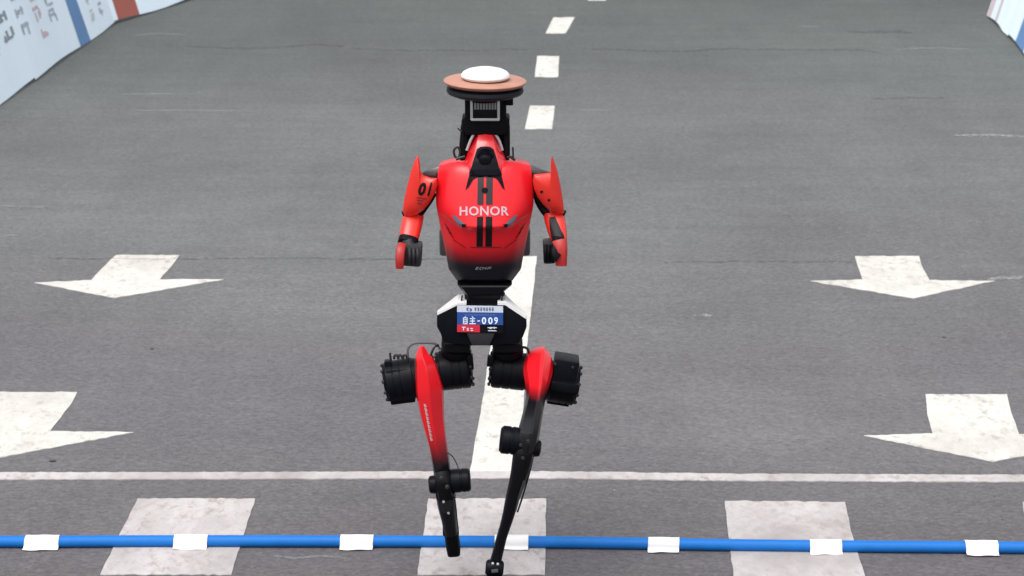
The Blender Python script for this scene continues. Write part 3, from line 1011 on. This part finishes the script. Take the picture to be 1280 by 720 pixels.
# number line: two characters, dash, three digits
zi = [(579.3, 396.9, 579.3, 405), (584, 396.9, 584, 405), (578.8, 397.3, 584.5, 397.3), (579.3, 399.8, 584, 399.8), (579.3, 402.2, 584, 402.2), (578.8, 404.7, 584.5, 404.7), (581.9, 395.6, 580.9, 397.3)]
zhu = [(587.3, 398.3, 593.9, 398.3), (587.6, 401.3, 593.6, 401.3), (586.6, 404.6, 594.6, 404.6), (590.6, 397.6, 590.6, 404.6), (590.0, 395.6, 591.6, 397.2)]
bib_text('bib_number', joined([strokes(zi, 1.15), strokes(zhu, 1.2), strokes([(596.6, 401.2, 600.0, 401.2)], 1.3),
                               text2d('0', 605, 400.8, 5.6, 8.8, bold=0.03), text2d('0', 613, 400.9, 5.6, 8.8, bold=0.03), text2d('9', 620, 400.9, 4.8, 8.8, bold=0.02)]), M['bib_ink'])
hd = []
r = random.Random(3)
for k in range(7):
    x = 593 + 3.6 * k
    hd += [(x, 384.9, x + 2.6, 384.9), (x + 1.3, 384.4, x + 1.3, 388.2), (x, 386.6, x + 2.6, 386.6 + r.uniform(-.4, .4)), (x + r.uniform(0, .6), 388.2, x + 2.4, 388.2)]
bib_text('bib_title', joined([strokes(hd, 0.7), strokes([(583.5, 387, 584, 385.3), (584, 385.3, 586, 384.8), (583.5, 387, 585.5, 388.4), (587, 386.2, 589.3, 386), (589, 386, 589, 388.6), (587, 388.6, 589, 388.6)], 1.3)]), M['bib_navy'])
sm_ = []
for k in range(11):
    x = 581 + 3.5 * k
    sm_ += [(x, 393.6, x + 2.6, 393.8)]
bib_text('bib_subtitle', strokes(sm_, 0.9), M['bib_pale'])
bib_text('tab_print', strokes([(577.5, 409, 582, 409), (579.7, 409, 579.2, 413), (583.5, 410.5, 586, 410.3), (583.5, 412.6, 586.3, 412.8), (584.8, 410, 584.8, 413), (588, 410.5, 591, 410.8), (588.4, 413, 591.4, 413)], 1.0), M['bib_ink'])
bib_text('corner_print', strokes([(609.6, 409.6, 614, 409.4), (612, 411, 616, 409.2), (613.6, 408.6, 614.6, 411), (616, 409.8, 621, 409.6), (617.6, 408.4, 618, 411), (610, 413.3, 620.5, 413.5)], 0.9), M['bib_ink'])

# --- head: neck housing, scanner, dark disc, salmon disc, white antenna
YH = YT - 0.02
part('neck_collar_block', pbox(577.5, 148, 637, 166, YH - 0.008, 0.09, bevel=0.006), M['matte_black'])
for x0, x1 in ((575.5, 584), (629.5, 637.5)):
    part('neck_plate', pbox(x0, 160, x1, 196, YH + 0.005, 0.05, bevel=0.004), M['matte_black'])
part('neck_core', pbox(579, 160, 634, 200, YH + 0.035, 0.05, bevel=0.004), M['matte_black'])
neck = part('neck_housing', pbox(581, 119, 633, 169, YH - 0.010, 0.09, bevel=0.008), M['matte_black'])
part('neck_module', pbox(632, 121, 641.5, 132, YH - 0.02, 0.05, bevel=0.003), M['black'])
scan = part('scanner', pbox(589, 126.5, 624, 150, YH - 0.021, 0.02, bevel=0.003), M['gloss_black'])
fy = YH - 0.025
part('scanner_frame', pbox(587.8, 124.8, 591, 150, fy, 0.008, bevel=0.001), M['silver'], scan)
part('scanner_frame', pbox(621.6, 124.8, 624.8, 150, fy, 0.008, bevel=0.001), M['silver'], scan)
part('scanner_frame', pbox(588.5, 148.2, 624.2, 151.2, fy - 0.001, 0.009, bevel=0.001), M['silver'], scan)
for k in range(8):
    x = 592.8 + k * 3.6
    part('cooling_fin', pbox(x, 126.5, x + 2.5, 137, fy, 0.010, bevel=0.0008), M['fin'], scan)
def disc(name, px0, px1, py, Y, prof, m, tilt=0.0, roll=0.0):
    """round disc of the picture's width; prof: (height m, radius fraction)"""
    c = W((px0 + px1) / 2, py, Y)
    rad = (px1 - px0) / 2 / scale_at(c)
    bm = bmesh.new()
    Rm = Matrix.Rotation(roll, 3, 'Y') @ Matrix.Rotation(tilt, 3, 'X')
    N = 64
    rings = []
    for z, f in prof:
        rings.append([c + Rm @ Vector((rad * f * math.cos(2 * math.pi * k / N), rad * f * math.sin(2 * math.pi * k / N), z)) for k in range(N)])
    return part(name, rings_to_bm(rings), m)
TILT = math.radians(1.5)
disc('base_disc', 558, 654.5, 112, YH, [(-.020, .55), (-.018, .80), (-.010, .97), (-.004, 1.0), (.006, .99), (.008, .90)], M['disc'], TILT, 0.01)
disc('mount_plate', 554.2, 658.2, 101.5, YH, [(-.010, .90), (-.009, .93), (-.002, .99), (.000, 1.0), (.002, .995), (.0045, .96), (.005, .4)], M['pink'], TILT, 0.018)
disc('antenna_dome', 576, 637.5, 96.5, YH, [(-.004, .90), (-.001, .96), (.004, 1.0), (.009, .985), (.016, .90), (.022, .74), (.0265, .5), (.029, .25), (.0295, .02)], M['white'], TILT, 0.01)
part('mast', lathe_bm(W(606, 126, YH), W(606, 112, YH), [(0, .045), (1, .045)], 24), M['matte_black'])

# posts, struts and cables round the neck
for pts, rr in (([(581, 150), (579.5, 166), (578, 184), (579, 200)], .0095), ([(633, 150), (633.2, 170), (633, 186), (633, 200)], .0085)):
    part('neck_post', tube_bm([W(x, y, YH + 0.01) for x, y in pts], rr, 8), M['matte_black'])
for pts in ([(593, 166), (588, 176), (583.5, 188)], [(618, 166), (624, 176), (628, 188)]):
    part('neck_strut', tube_bm([W(x, y, YH + 0.0) for x, y in pts], .0045, 8), M['silver'])
part('cable', tube_bm([W(x, y, YH) for x, y in ((573, 199), (568.5, 195), (567.5, 188), (571, 184), (574.5, 187), (574.5, 194), (572, 199))], .0035, 8), M['cable'])
part('cable', tube_bm([W(x, y, YH) for x, y in ((572, 160), (575, 163), (579, 164))], .002, 6), M['cable'])
part('cable', tube_bm([W(x, y, YH) for x, y in ((634, 197), (638, 196), (642, 199), (644, 200))], .004, 8), M['cable'])
part('cable', tube_bm([W(x, y, YH) for x, y in ((641, 184), (641.3, 191), (641.5, 199))], .0028, 6), M['cable'])
part('cable', tube_bm([W(x, y, YH - 0.01) for x, y in ((570, 199), (576, 197), (581, 196))], .0045, 8), M['cable'])

# --- arms
YA = YT + 0.0
# left in the picture
def dy_arm_l(x, y): return 0.03 * (524 - x) / 20 * 0.3 + (245 - y) / 100 * -0.02
la = [(522.5, 193.5), (525, 203), (525.5, 213), (529, 219), (538, 222), (546.5, 223), (547, 231), (544, 241), (538, 252), (530, 262), (521, 268.5), (513, 270.5), (506, 269.5), (503.2, 265), (505, 250), (508.5, 234), (514, 213), (519, 199)]
ua = part('upper_arm', pillow_bm(dens(la, 2), YA - 0.055, dy_arm_l, 0.018, 0.05, centre=(524, 243)), M['arm_red'], angle=50)
b2 = bvh_of(ua)
decal_on('number', joined([text2d('0', 527.8, 236.3, 9, 16.5, bold=0.045, shear=0.15, rot=0.14), text2d('I', 537.3, 236.3, 3.8, 17, bold=0.03, shear=0.2, rot=0.14)]), b2, M['stripe_low'], ua, 0.002)
decal_on('small_print', strokes([(521, 246.5, 533, 248.5), (521.5, 250, 529, 251.2), (521.5, 254, 527, 254.8)], 1.6), b2, mat('dark red print', (0.20, 0.012, 0.012), 0.5), ua, 0.002)
part('shoulder_joint', loft_bm([(527, 219, YA + .03, 3.5, .02), (538, 216.5, YA + .03, 6, .03), (549, 214.5, YA + .03, 8, .034), (556, 214, YA + .03, 8, .034)], circ(14, 4.0), 2), M['grey'])
part('shoulder_pivot', lathe_bm(W(545.5, 231, YA - .0), W(551, 231, YA - .0), [(0, .036), (1, .036)], 24), M['matte_black'])
part('arm_core', loft_bm([(540, 226, YA + .02, 9, .035), (531, 250, YA + .01, 9, .03), (520, 268, YA - .01, 8, .028)], circ(12, 2.6), 3), M['matte_black'])
fa = part('forearm', loft_bm([(519.5, 258, YA - .00, 10, .026), (517, 270, YA - .005, 13, .030), (513, 288, YA - .04, 13, .032), (509.5, 305, YA - .075, 11.8, .028)], circ(16, 3.0), 3), M['arm_red'])
hl = part('hand', pbox(503.5, 306.5, 527, 334, YA - 0.125, 0.075, roll=0.06, bevel=0.010), M['hand'])
part('knuckle_guard', loft_bm([(502, 308, YA - .12, 5.5, .018), (500.5, 315, YA - .135, 6, .024), (499.8, 324, YA - .14, 5.8, .026), (499.5, 334, YA - .14, 5, .022)], circ(14, 4.5), 3), M['guard'], hl)
for k in range(3):
    part('finger', tube_bm([W(512 + 5 * k, 311, YA - .130), W(512.3 + 5 * k, 321, YA - .140), W(512 + 5 * k, 331, YA - .128)], .0055, 8), M['dark_grey'], hl)
part('wrist', loft_bm([(510.5, 302, YA - .085, 9.5, .022), (512, 312, YA - .10, 9.5, .022)], circ(12), 1), M['dark_grey'])
part('wrist_band', loft_bm([(510.5, 300, YA - .072, 12.6, .030), (509, 306, YA - .084, 12.2, .029)], circ(16, 3.0), 1), M['matte_black'])
part('shell_gap_shade', tube_bm([W(x, y, YA - .028) for x, y in ((503.2, 264), (506, 269.5), (512, 272), (520, 270.8), (529, 264.5), (538, 253.5), (544.5, 242))], .0042, 8), M['matte_black'])  # black tube draws the shade of the gap under the arm shell
# right in the picture
ra = [(690, 193.5), (693, 202), (697, 214), (701, 233), (704, 252), (705.5, 266), (703, 267.5), (697, 267.5), (689, 264.5), (680, 257), (672, 246.5), (667.5, 236), (666, 227), (667, 218), (678, 217), (688.5, 215.5), (689.5, 210), (688.5, 201)]
ub = part('upper_arm', pillow_bm(dens(ra, 2), YA - 0.055, lambda x, y: 0.03 * (x - 688) / 20 * 0.3 + (245 - y) / 100 * -0.02, 0.018, 0.05, centre=(688, 240)), M['arm_red'], angle=50)
b3 = bvh_of(ub)
for x, y in ((677, 239.5), (686, 250)):
    decal_on('screw_hole', poly_mesh2d([[(x + 1.8 * math.cos(a * math.pi / 5), y + 1.7 * math.sin(a * math.pi / 5)) for a in range(10)]], 3), b3, M['stripe_low'], ub, 0.002)
part('shoulder_joint', loft_bm([(655, 212, YA + .03, 8, .034), (664, 213.5, YA + .03, 7.5, .034), (676, 216, YA + .03, 5, .03), (688, 218, YA + .03, 3.5, .02)], circ(14, 4.0), 2), M['grey'])
part('shoulder_pivot', lathe_bm(W(663, 231, YA - .0), W(668, 231, YA - .0), [(0, .036), (1, .036)], 24), M['matte_black'])
part('arm_core', loft_bm([(672, 226, YA + .02, 9, .035), (677, 250, YA + .01, 9, .03), (686, 266, YA - .01, 8, .028)], circ(12, 2.6), 3), M['matte_black'])
fb = part('forearm', loft_bm([(690, 256, YA - .00, 10, .026), (692, 268, YA - .005, 13, .030), (696.5, 288, YA - .04, 12, .032), (699.5, 304, YA - .075, 9.5, .028)], circ(16, 3.0), 3), M['arm_red'])
b4 = bvh_of(fb)
decal_on('black_patch', poly_mesh2d([[(686.5, 272), (693.5, 271), (699, 282), (705, 296), (706.5, 303), (691, 303), (688, 288)]], 3), b4, M['stripe_low'], fb, 0.002)
hr = part('hand', pbox(679, 303.5, 694, 330.5, YA - 0.12, 0.07, roll=-0.04, bevel=0.008), M['dark_grey'])
for k in range(3):
    part('finger', tube_bm([W(682 + 4 * k, 306, YA - .122), W(681.8 + 4 * k, 316, YA - .134), W(682 + 4 * k, 327, YA - .122)], .0045, 8), M['matte_black'], hr)
part('knuckle_guard', loft_bm([(699, 301, YA - .12, 9.5, .016), (701, 312, YA - .13, 8.5, .020), (701.5, 331, YA - .13, 7.2, .018)], circ(12, 3.0), 3), M['guard'], hr)
part('wrist', loft_bm([(697, 300, YA - .10, 7, .02), (693, 316, YA - .135, 5.5, .02), (698, 322, YA - .14, 6.5, .018)], circ(12, 2.5), 3), M['matte_black'])
part('shell_gap_shade', tube_bm([W(x, y, YA - .028) for x, y in ((706.3, 263), (704, 268.5), (697, 269.6), (688, 266.8), (679, 259), (671, 248), (666.5, 237))], .0042, 8), M['matte_black'])  # dark gap under this shell, its shade drawn as a black tube

# --- hip motors (barrels), thighs, legs
YL = YT + 0.03
def barrel(x0, y0, x1, y1, r_px, Y, flip=False):
    p0, p1 = W(x0, y0, Y), W(x1, y1, Y)
    r = r_px / scale_at(p0)
    prof = [(0, r * .62), (.02, r * .78), (.06, r * .80), (.07, r * .93), (.12, r), (.30, r), (.305, r * .965), (.34, r * .965), (.345, r), (.52, r), (.525, r * .97), (.55, r * .97), (.555, r), (.88, r), (.90, r * .96), (1, r * .93)]
    if flip: prof = [(1 - t, q) for t, q in reversed(prof)]
    o = part('hip_motor', lathe_bm(p0, p1, prof, 40), M['black'])
    # ring of bolts round the outer end
    ax = (p1 - p0).normalized()
    e = p1 if flip else p0
    out = ax if flip else -ax
    u = ax.cross(Vector((0, 1, 0.2))).normalized(); v = u.cross(ax)
    for k in range(10):
        a = 2 * math.pi * k / 10 + 0.2
        c = e - out * (p1 - p0).length * 0.05 + (u * math.cos(a) + v * math.sin(a)) * r * 0.87
        part('bolt', lathe_bm(c, c + out * 0.008, [(0, .0055), (.7, .0055), (1, .003)], 8), M['dark_grey'], o)
    return o
barrel(480.5, 478.5, 522, 471.5, 26, YL)
barrel(546, 464, 590, 459.5, 25, YL, flip=True)
barrel(612, 460.5, 662, 465.5, 23.5, YL)
barrel(684, 475, 723, 481.5, 26.5, YL, flip=True)
part('motor_fin', pbox(488, 497, 519, 505, YL - 0.03, 0.05, roll=-0.13, bevel=0.004), M['black'])
part('motor_fin', pbox(688, 478.5, 724.5, 491, YL - 0.085, 0.03, roll=0.16, bevel=0.006), M['black'])
part('motor_fin', pbox(684, 497, 712, 507, YL - 0.02, 0.05, roll=0.16, bevel=0.003), M['black'])
part('motor_housing', pbox(691, 451, 722, 488, YL - 0.060, 0.10, roll=0.17, bevel=0.007), M['black'])
part('motor_housing', pbox(482.5, 462, 517, 502, YL - 0.050, 0.09, roll=-0.12, bevel=0.012), M['black'])
for x, y in ((694, 455), (716, 459), (717, 484)):
    c = W(x, y, YL - 0.062)
    part('bolt', lathe_bm(c, c + Vector((0, -0.006, 0)), [(0, .0045), (.7, .0045), (1, .003)], 8), M['dark_grey'])
part('connector', pbox(584, 444, 591.5, 462, YL - 0.045, 0.03, roll=-0.08, bevel=0.003), M['black'])
part('connector', pbox(609, 446, 617, 459, YL - 0.045, 0.03, roll=0.1, bevel=0.003), M['black'])
part('connector', pbox(480.5, 452, 489, 463, YL - 0.03, 0.03, roll=-0.08, bevel=0.003), M['black'])
for x in (494, 499, 505):
    part('cable', tube_bm([W(x - 1.5, 449, YL - .02), W(x - .5, 444.5, YL - .02), W(x + 2.5, 444.5, YL - .02), W(x + 4.5, 448.5, YL - .02)], .0038, 6), M['cable'])
part('cable', tube_bm([W(489, 452, YL - .02), W(488, 446, YL - .02), W(487.5, 441, YL - .02)], .0035, 6), M['cable'])
part('cable', tube_bm([W(510, 447, YL + .01), W(510, 436, YL + .01), W(517, 429.5, YL + .01), (W(531, 428.5, YL + .01)), W(545, 430, YL + .01), W(550, 437, YL + .01)], .0035, 8), M['motion_grey'])
part('cable', tube_bm([W(648, 436, YL - .03), W(655, 434, YL - .03), W(660, 437, YL - .03), W(661, 443, YL - .03)], .004, 8), M['cable'])
part('cable', tube_bm([W(545, 445, YL - .05), W(541, 446, YL - .05), W(539, 443, YL - .05), W(543, 434, YL - .05), W(548, 431.5, YL - .04)], .0035, 8), M['cable'])
# yaw units under the pelvis
for x0, x1, s in ((552, 589, -1), (615, 653, 1)):
    c0 = W((x0 + x1) / 2, 424, YT + 0.01); c1 = W((x0 + x1) / 2 + s * 1, 445, YT + 0.015)
    rr = (x1 - x0) / 2 / scale_at(c0)
    part('hip_yaw_motor', lathe_bm(c0, c1, [(0, rr), (.42, rr), (.45, rr * .93), (.55, rr * .93), (.58, rr * 1.03), (.8, rr * 1.03), (1, rr * .9)], 32), M['black'])
    part('hip_bracket', pbox(x0 + 3, 431, x1 - 2, 441, YT - 0.055, 0.05, bevel=0.004), M['matte_black'])

prof_thigh = [(-1, -0.05), (-0.88, 0.50), (-0.10, 1.0), (0.02, 0.98), (0.86, 0.42), (1, -0.1), (0.85, -0.6), (0.2, -0.9), (-0.4, -0.9), (-0.9, -0.6)]
tl = part('thigh', loft_bm([(527, 433.5, YL - .045, 3.5, .012), (527.5, 438, YL - .05, 6, .022), (528.5, 446.5, YL - .055, 9.8, .036), (532, 456, YL - .057, 13, .044), (536, 479, YL - .055, 16.8, .050),
                            (537.5, 492, YL - .052, 17.2, .050), (540.5, 520, YL - .045, 14.8, .046), (546, 550, YL - .037, 12, .040), (551, 578, YL - .028, 11, .036), (554, 600, YL - .02, 11, .034)], prof_thigh, 3), M['thigh'], angle=16)
b5 = bvh_of(tl)
decal_on('thigh_lettering', joined([strokes([(530.2 + .32 * k * 3, 505 + 5.2 * k, 533.0 + .32 * k * 3, 506.2 + 5.2 * k), (530.6 + .32 * k * 3, 504.6 + 5.2 * k, 532.2 + .32 * k * 3, 509.2 + 5.2 * k), (531 + .32 * k * 3, 508.6 + 5.2 * k, 534 + .32 * k * 3, 507.8 + 5.2 * k)], 1.5) for k in range(9)]), b5, mat('pale pink print', (0.62, 0.36, 0.36), 0.5), tl, 0.002)
# left knee and shank (swinging behind)
YK = YL - 0.02
kc0, kc1 = W(536, 606, YK), W(570, 604, YK)
part('knee_joint', lathe_bm(kc0, kc1, [(0, .020), (.05, .027), (.25, .029), (.27, .035), (.75, .036), (.78, .030), (1, .028)], 28), M['black'])
part('knee_motor', lathe_bm(W(563, 601.5, YK - .015), W(588, 599.5, YK - .015), [(0, .034), (.12, .037), (.5, .037), (.52, .035), (.58, .035), (.6, .037), (.9, .036), (1, .031)], 28), M['black'])
part('knee_clevis', loft_bm([(552, 590, YK - .03, 9, .02), (554, 604, YK - .04, 10, .022), (557, 622, YK - .03, 9, .02)], circ(10, 3.5), 3), M['gloss_black'])
for x, y in ((552, 597), (559, 608)):
    c = W(x, y, YK - .068)
    part('bolt', lathe_bm(c, c + Vector((0, -0.012, 0)), [(0, .007), (.7, .007), (1, .004)], 12), M['dark_grey'])
part('cable', tube_bm([W(560, 566, YL - .03), W(566, 571, YL - .03), (W(571, 580, YL - .03)), W(574, 590, YK - .02)], .0016, 6), M['cable'])
part('cable', tube_bm([W(566, 613, YK - .02), W(569, 620, YK - .02), W(566, 627, YK + .01)], .0018, 6), M['cable'])
part('shin', loft_bm([(556, 618, YK - .01, 11.5, .030), (558.5, 634, YK + .03, 11, .030), (561.5, 650, YK + .07, 9.6, .028), (563.5, 664, YK + .105, 9.2, .026)], circ(16, 2.8), 3), M['gloss_black'])
part('shin_plate', loft_bm([(556.5, 622, YK - .035, 7, .012), (558, 634, YK + .002, 7.5, .014), (560, 646, YK + .034, 6, .010)], circ(12, 3.2), 3), M['dark_grey'])
for x, y, dy in ((554.5, 627, -.05), (560.5, 641, -.02)):
    c = W(x, y, YK + dy)
    part('bolt', lathe_bm(c, c + Vector((0, -0.006, 0)), [(0, .004), (.7, .004), (1, .003)], 8), M['silver'])
part('cable', tube_bm([W(568, 622, YK - .01), W(569.5, 634, YK + .02), W(571, 650, YK + .06), W(572.5, 662, YK + .09)], .003, 6), M['cable'])
part('ankle', lathe_bm(W(553.5, 664, YK + .105), W(573.5, 663, YK + .105), [(0, .014), (.1, .018), (.9, .018), (1, .014)], 16), M['black'])
part('foot', loft_bm([(563, 658, YK + .10, 8.5, .028), (565, 672, YK + .12, 9, .030), (566.5, 684, YK + .135, 9, .022), (567.3, 693, YK + .145, 8, .014)], circ(14, 3.2), 3), M['matte_black'])

# right leg: knee lifted towards the camera, shin down to the planted foot
prof_r = [(-1, 0.0), (-0.75, 0.55), (-0.12, 0.86), (0.10, 1.0), (0.36, 0.95), (0.82, 0.5), (1, 0.0), (0.8, -0.7), (0, -0.9), (-0.8, -0.7)]
YKR = YL - 0.27
tr = part('thigh', loft_bm([(674.5, 437.5, YL + .01, 6, .010), (674.5, 441, YL - .005, 12, .026), (673.5, 450, YL - .03, 17.5, .046), (672.5, 464, YL - .06, 18.5, .055), (671.5, 482, YL - .10, 15, .055), (669.5, 500, YL - .15, 12, .050),
                            (665, 522, YL - .21, 12.8, .046), (660, 545, YKR + .01, 14, .042), (656.5, 562, YKR + .015, 13.5, .036), (653, 578, YKR + .03, 9, .026)], prof_r, 3), M['thigh_front'], angle=20)
part('knee_motor', lathe_bm(W(625, 549, YKR + .02), W(652, 552, YKR + .02), [(0, .034), (.12, .042), (.45, .042), (.47, .040), (.55, .040), (.57, .042), (1, .040)], 28), M['black'])
part('knee_joint', lathe_bm(W(646, 557, YKR + .02), W(676, 561, YKR + .02), [(0, .032), (.7, .032), (.72, .027), (.95, .024), (1, .018)], 28), M['black'])
YF_ = YKR + 0.10
sr = part('shin', loft_bm([(659.5, 540, YKR + .03, 8, .020), (655.5, 562, YKR + .012, 13.2, .034), (649, 593, YKR + .02, 11, .032), (641, 622, YKR + .045, 9, .028), (633.8, 650, YKR + .07, 7.2, .024), (627, 672, YKR + .085, 6.6, .022), (621.5, 694, YKR + .10, 7, .022), (619, 704, YKR + .103, 7.5, .022)], circ(16, 2.6), 3), M['gloss_black'])
b6 = bvh_of(sr)
decal_on('painted_highlight', poly_mesh2d([[(653.8, 600), (656, 600), (648.5, 626), (644.5, 640), (642.8, 640), (647.2, 620)]], 3), b6, M['grey'], sr, 0.0015)  # grey highlight along the shin's edge, painted on as a decal
part('cable', tube_bm([W(668, 560, YKR - .0), W(664.5, 580, YKR + .01), W(656.5, 610, YKR + .03), W(647, 640, YKR + .055)], .0028, 6), M['cable'])
for x, y, dy in ((651, 556, -.05), (660, 551, -.05), (653.5, 572, -.045)):
    c = W(x, y, YKR + dy + 0.012)
    part('bolt', lathe_bm(c, c + Vector((0, -0.009, 0)), [(0, .0055), (.7, .0055), (1, .004)], 10), M['dark_grey'])
part('ankle', lathe_bm(W(607, 709, YF_), W(629.5, 711, YF_), [(0, .018), (.08, .024), (.3, .026), (.7, .026), (.92, .024), (1, .018)], 24), M['black'])
for x, y in ((616, 704.2), (622.3, 705)):
    c = W(x, y, YF_ - .030)
    part('bolt', lathe_bm(c, c + Vector((0, -0.008, 0.002)), [(0, .0042), (.7, .0042), (1, .002)], 10), M['silver'])
c = W(618.5, 713.5, YF_ - .03)
part('ankle_plate', box_bm(c, Vector((.010, 0, .001)), Vector((0, .004, 0)), Vector((0, 0, .005)), 0.002), M['grey'])
# foot reaches the road just below the picture
ac = W(618, 712, YF_)
bm = loft = None
rings = []
for dy, zt, hw in ((0.10, 0.035, .020), (0.07, 0.060, .030), (0.0, ac.z - 0.01, .032), (-0.06, 0.055, .036), (-0.13, 0.030, .036), (-0.165, 0.018, .024)):
    rings.append([Vector((ac.x + hw * a, ac.y + dy, 0.002 + (zt - 0.002) * b)) for a, b in ((-.9, 0), (.9, 0), (1, .3), (.7, 1), (-.7, 1), (-1, .3))])
bmf = rings_to_bm(rings)
ft = part('foot', bmf, M['matte_black'], angle=30)
bb = ft.modifiers.new('edge', 'BEVEL'); bb.width = 0.006; bb.segments = 2
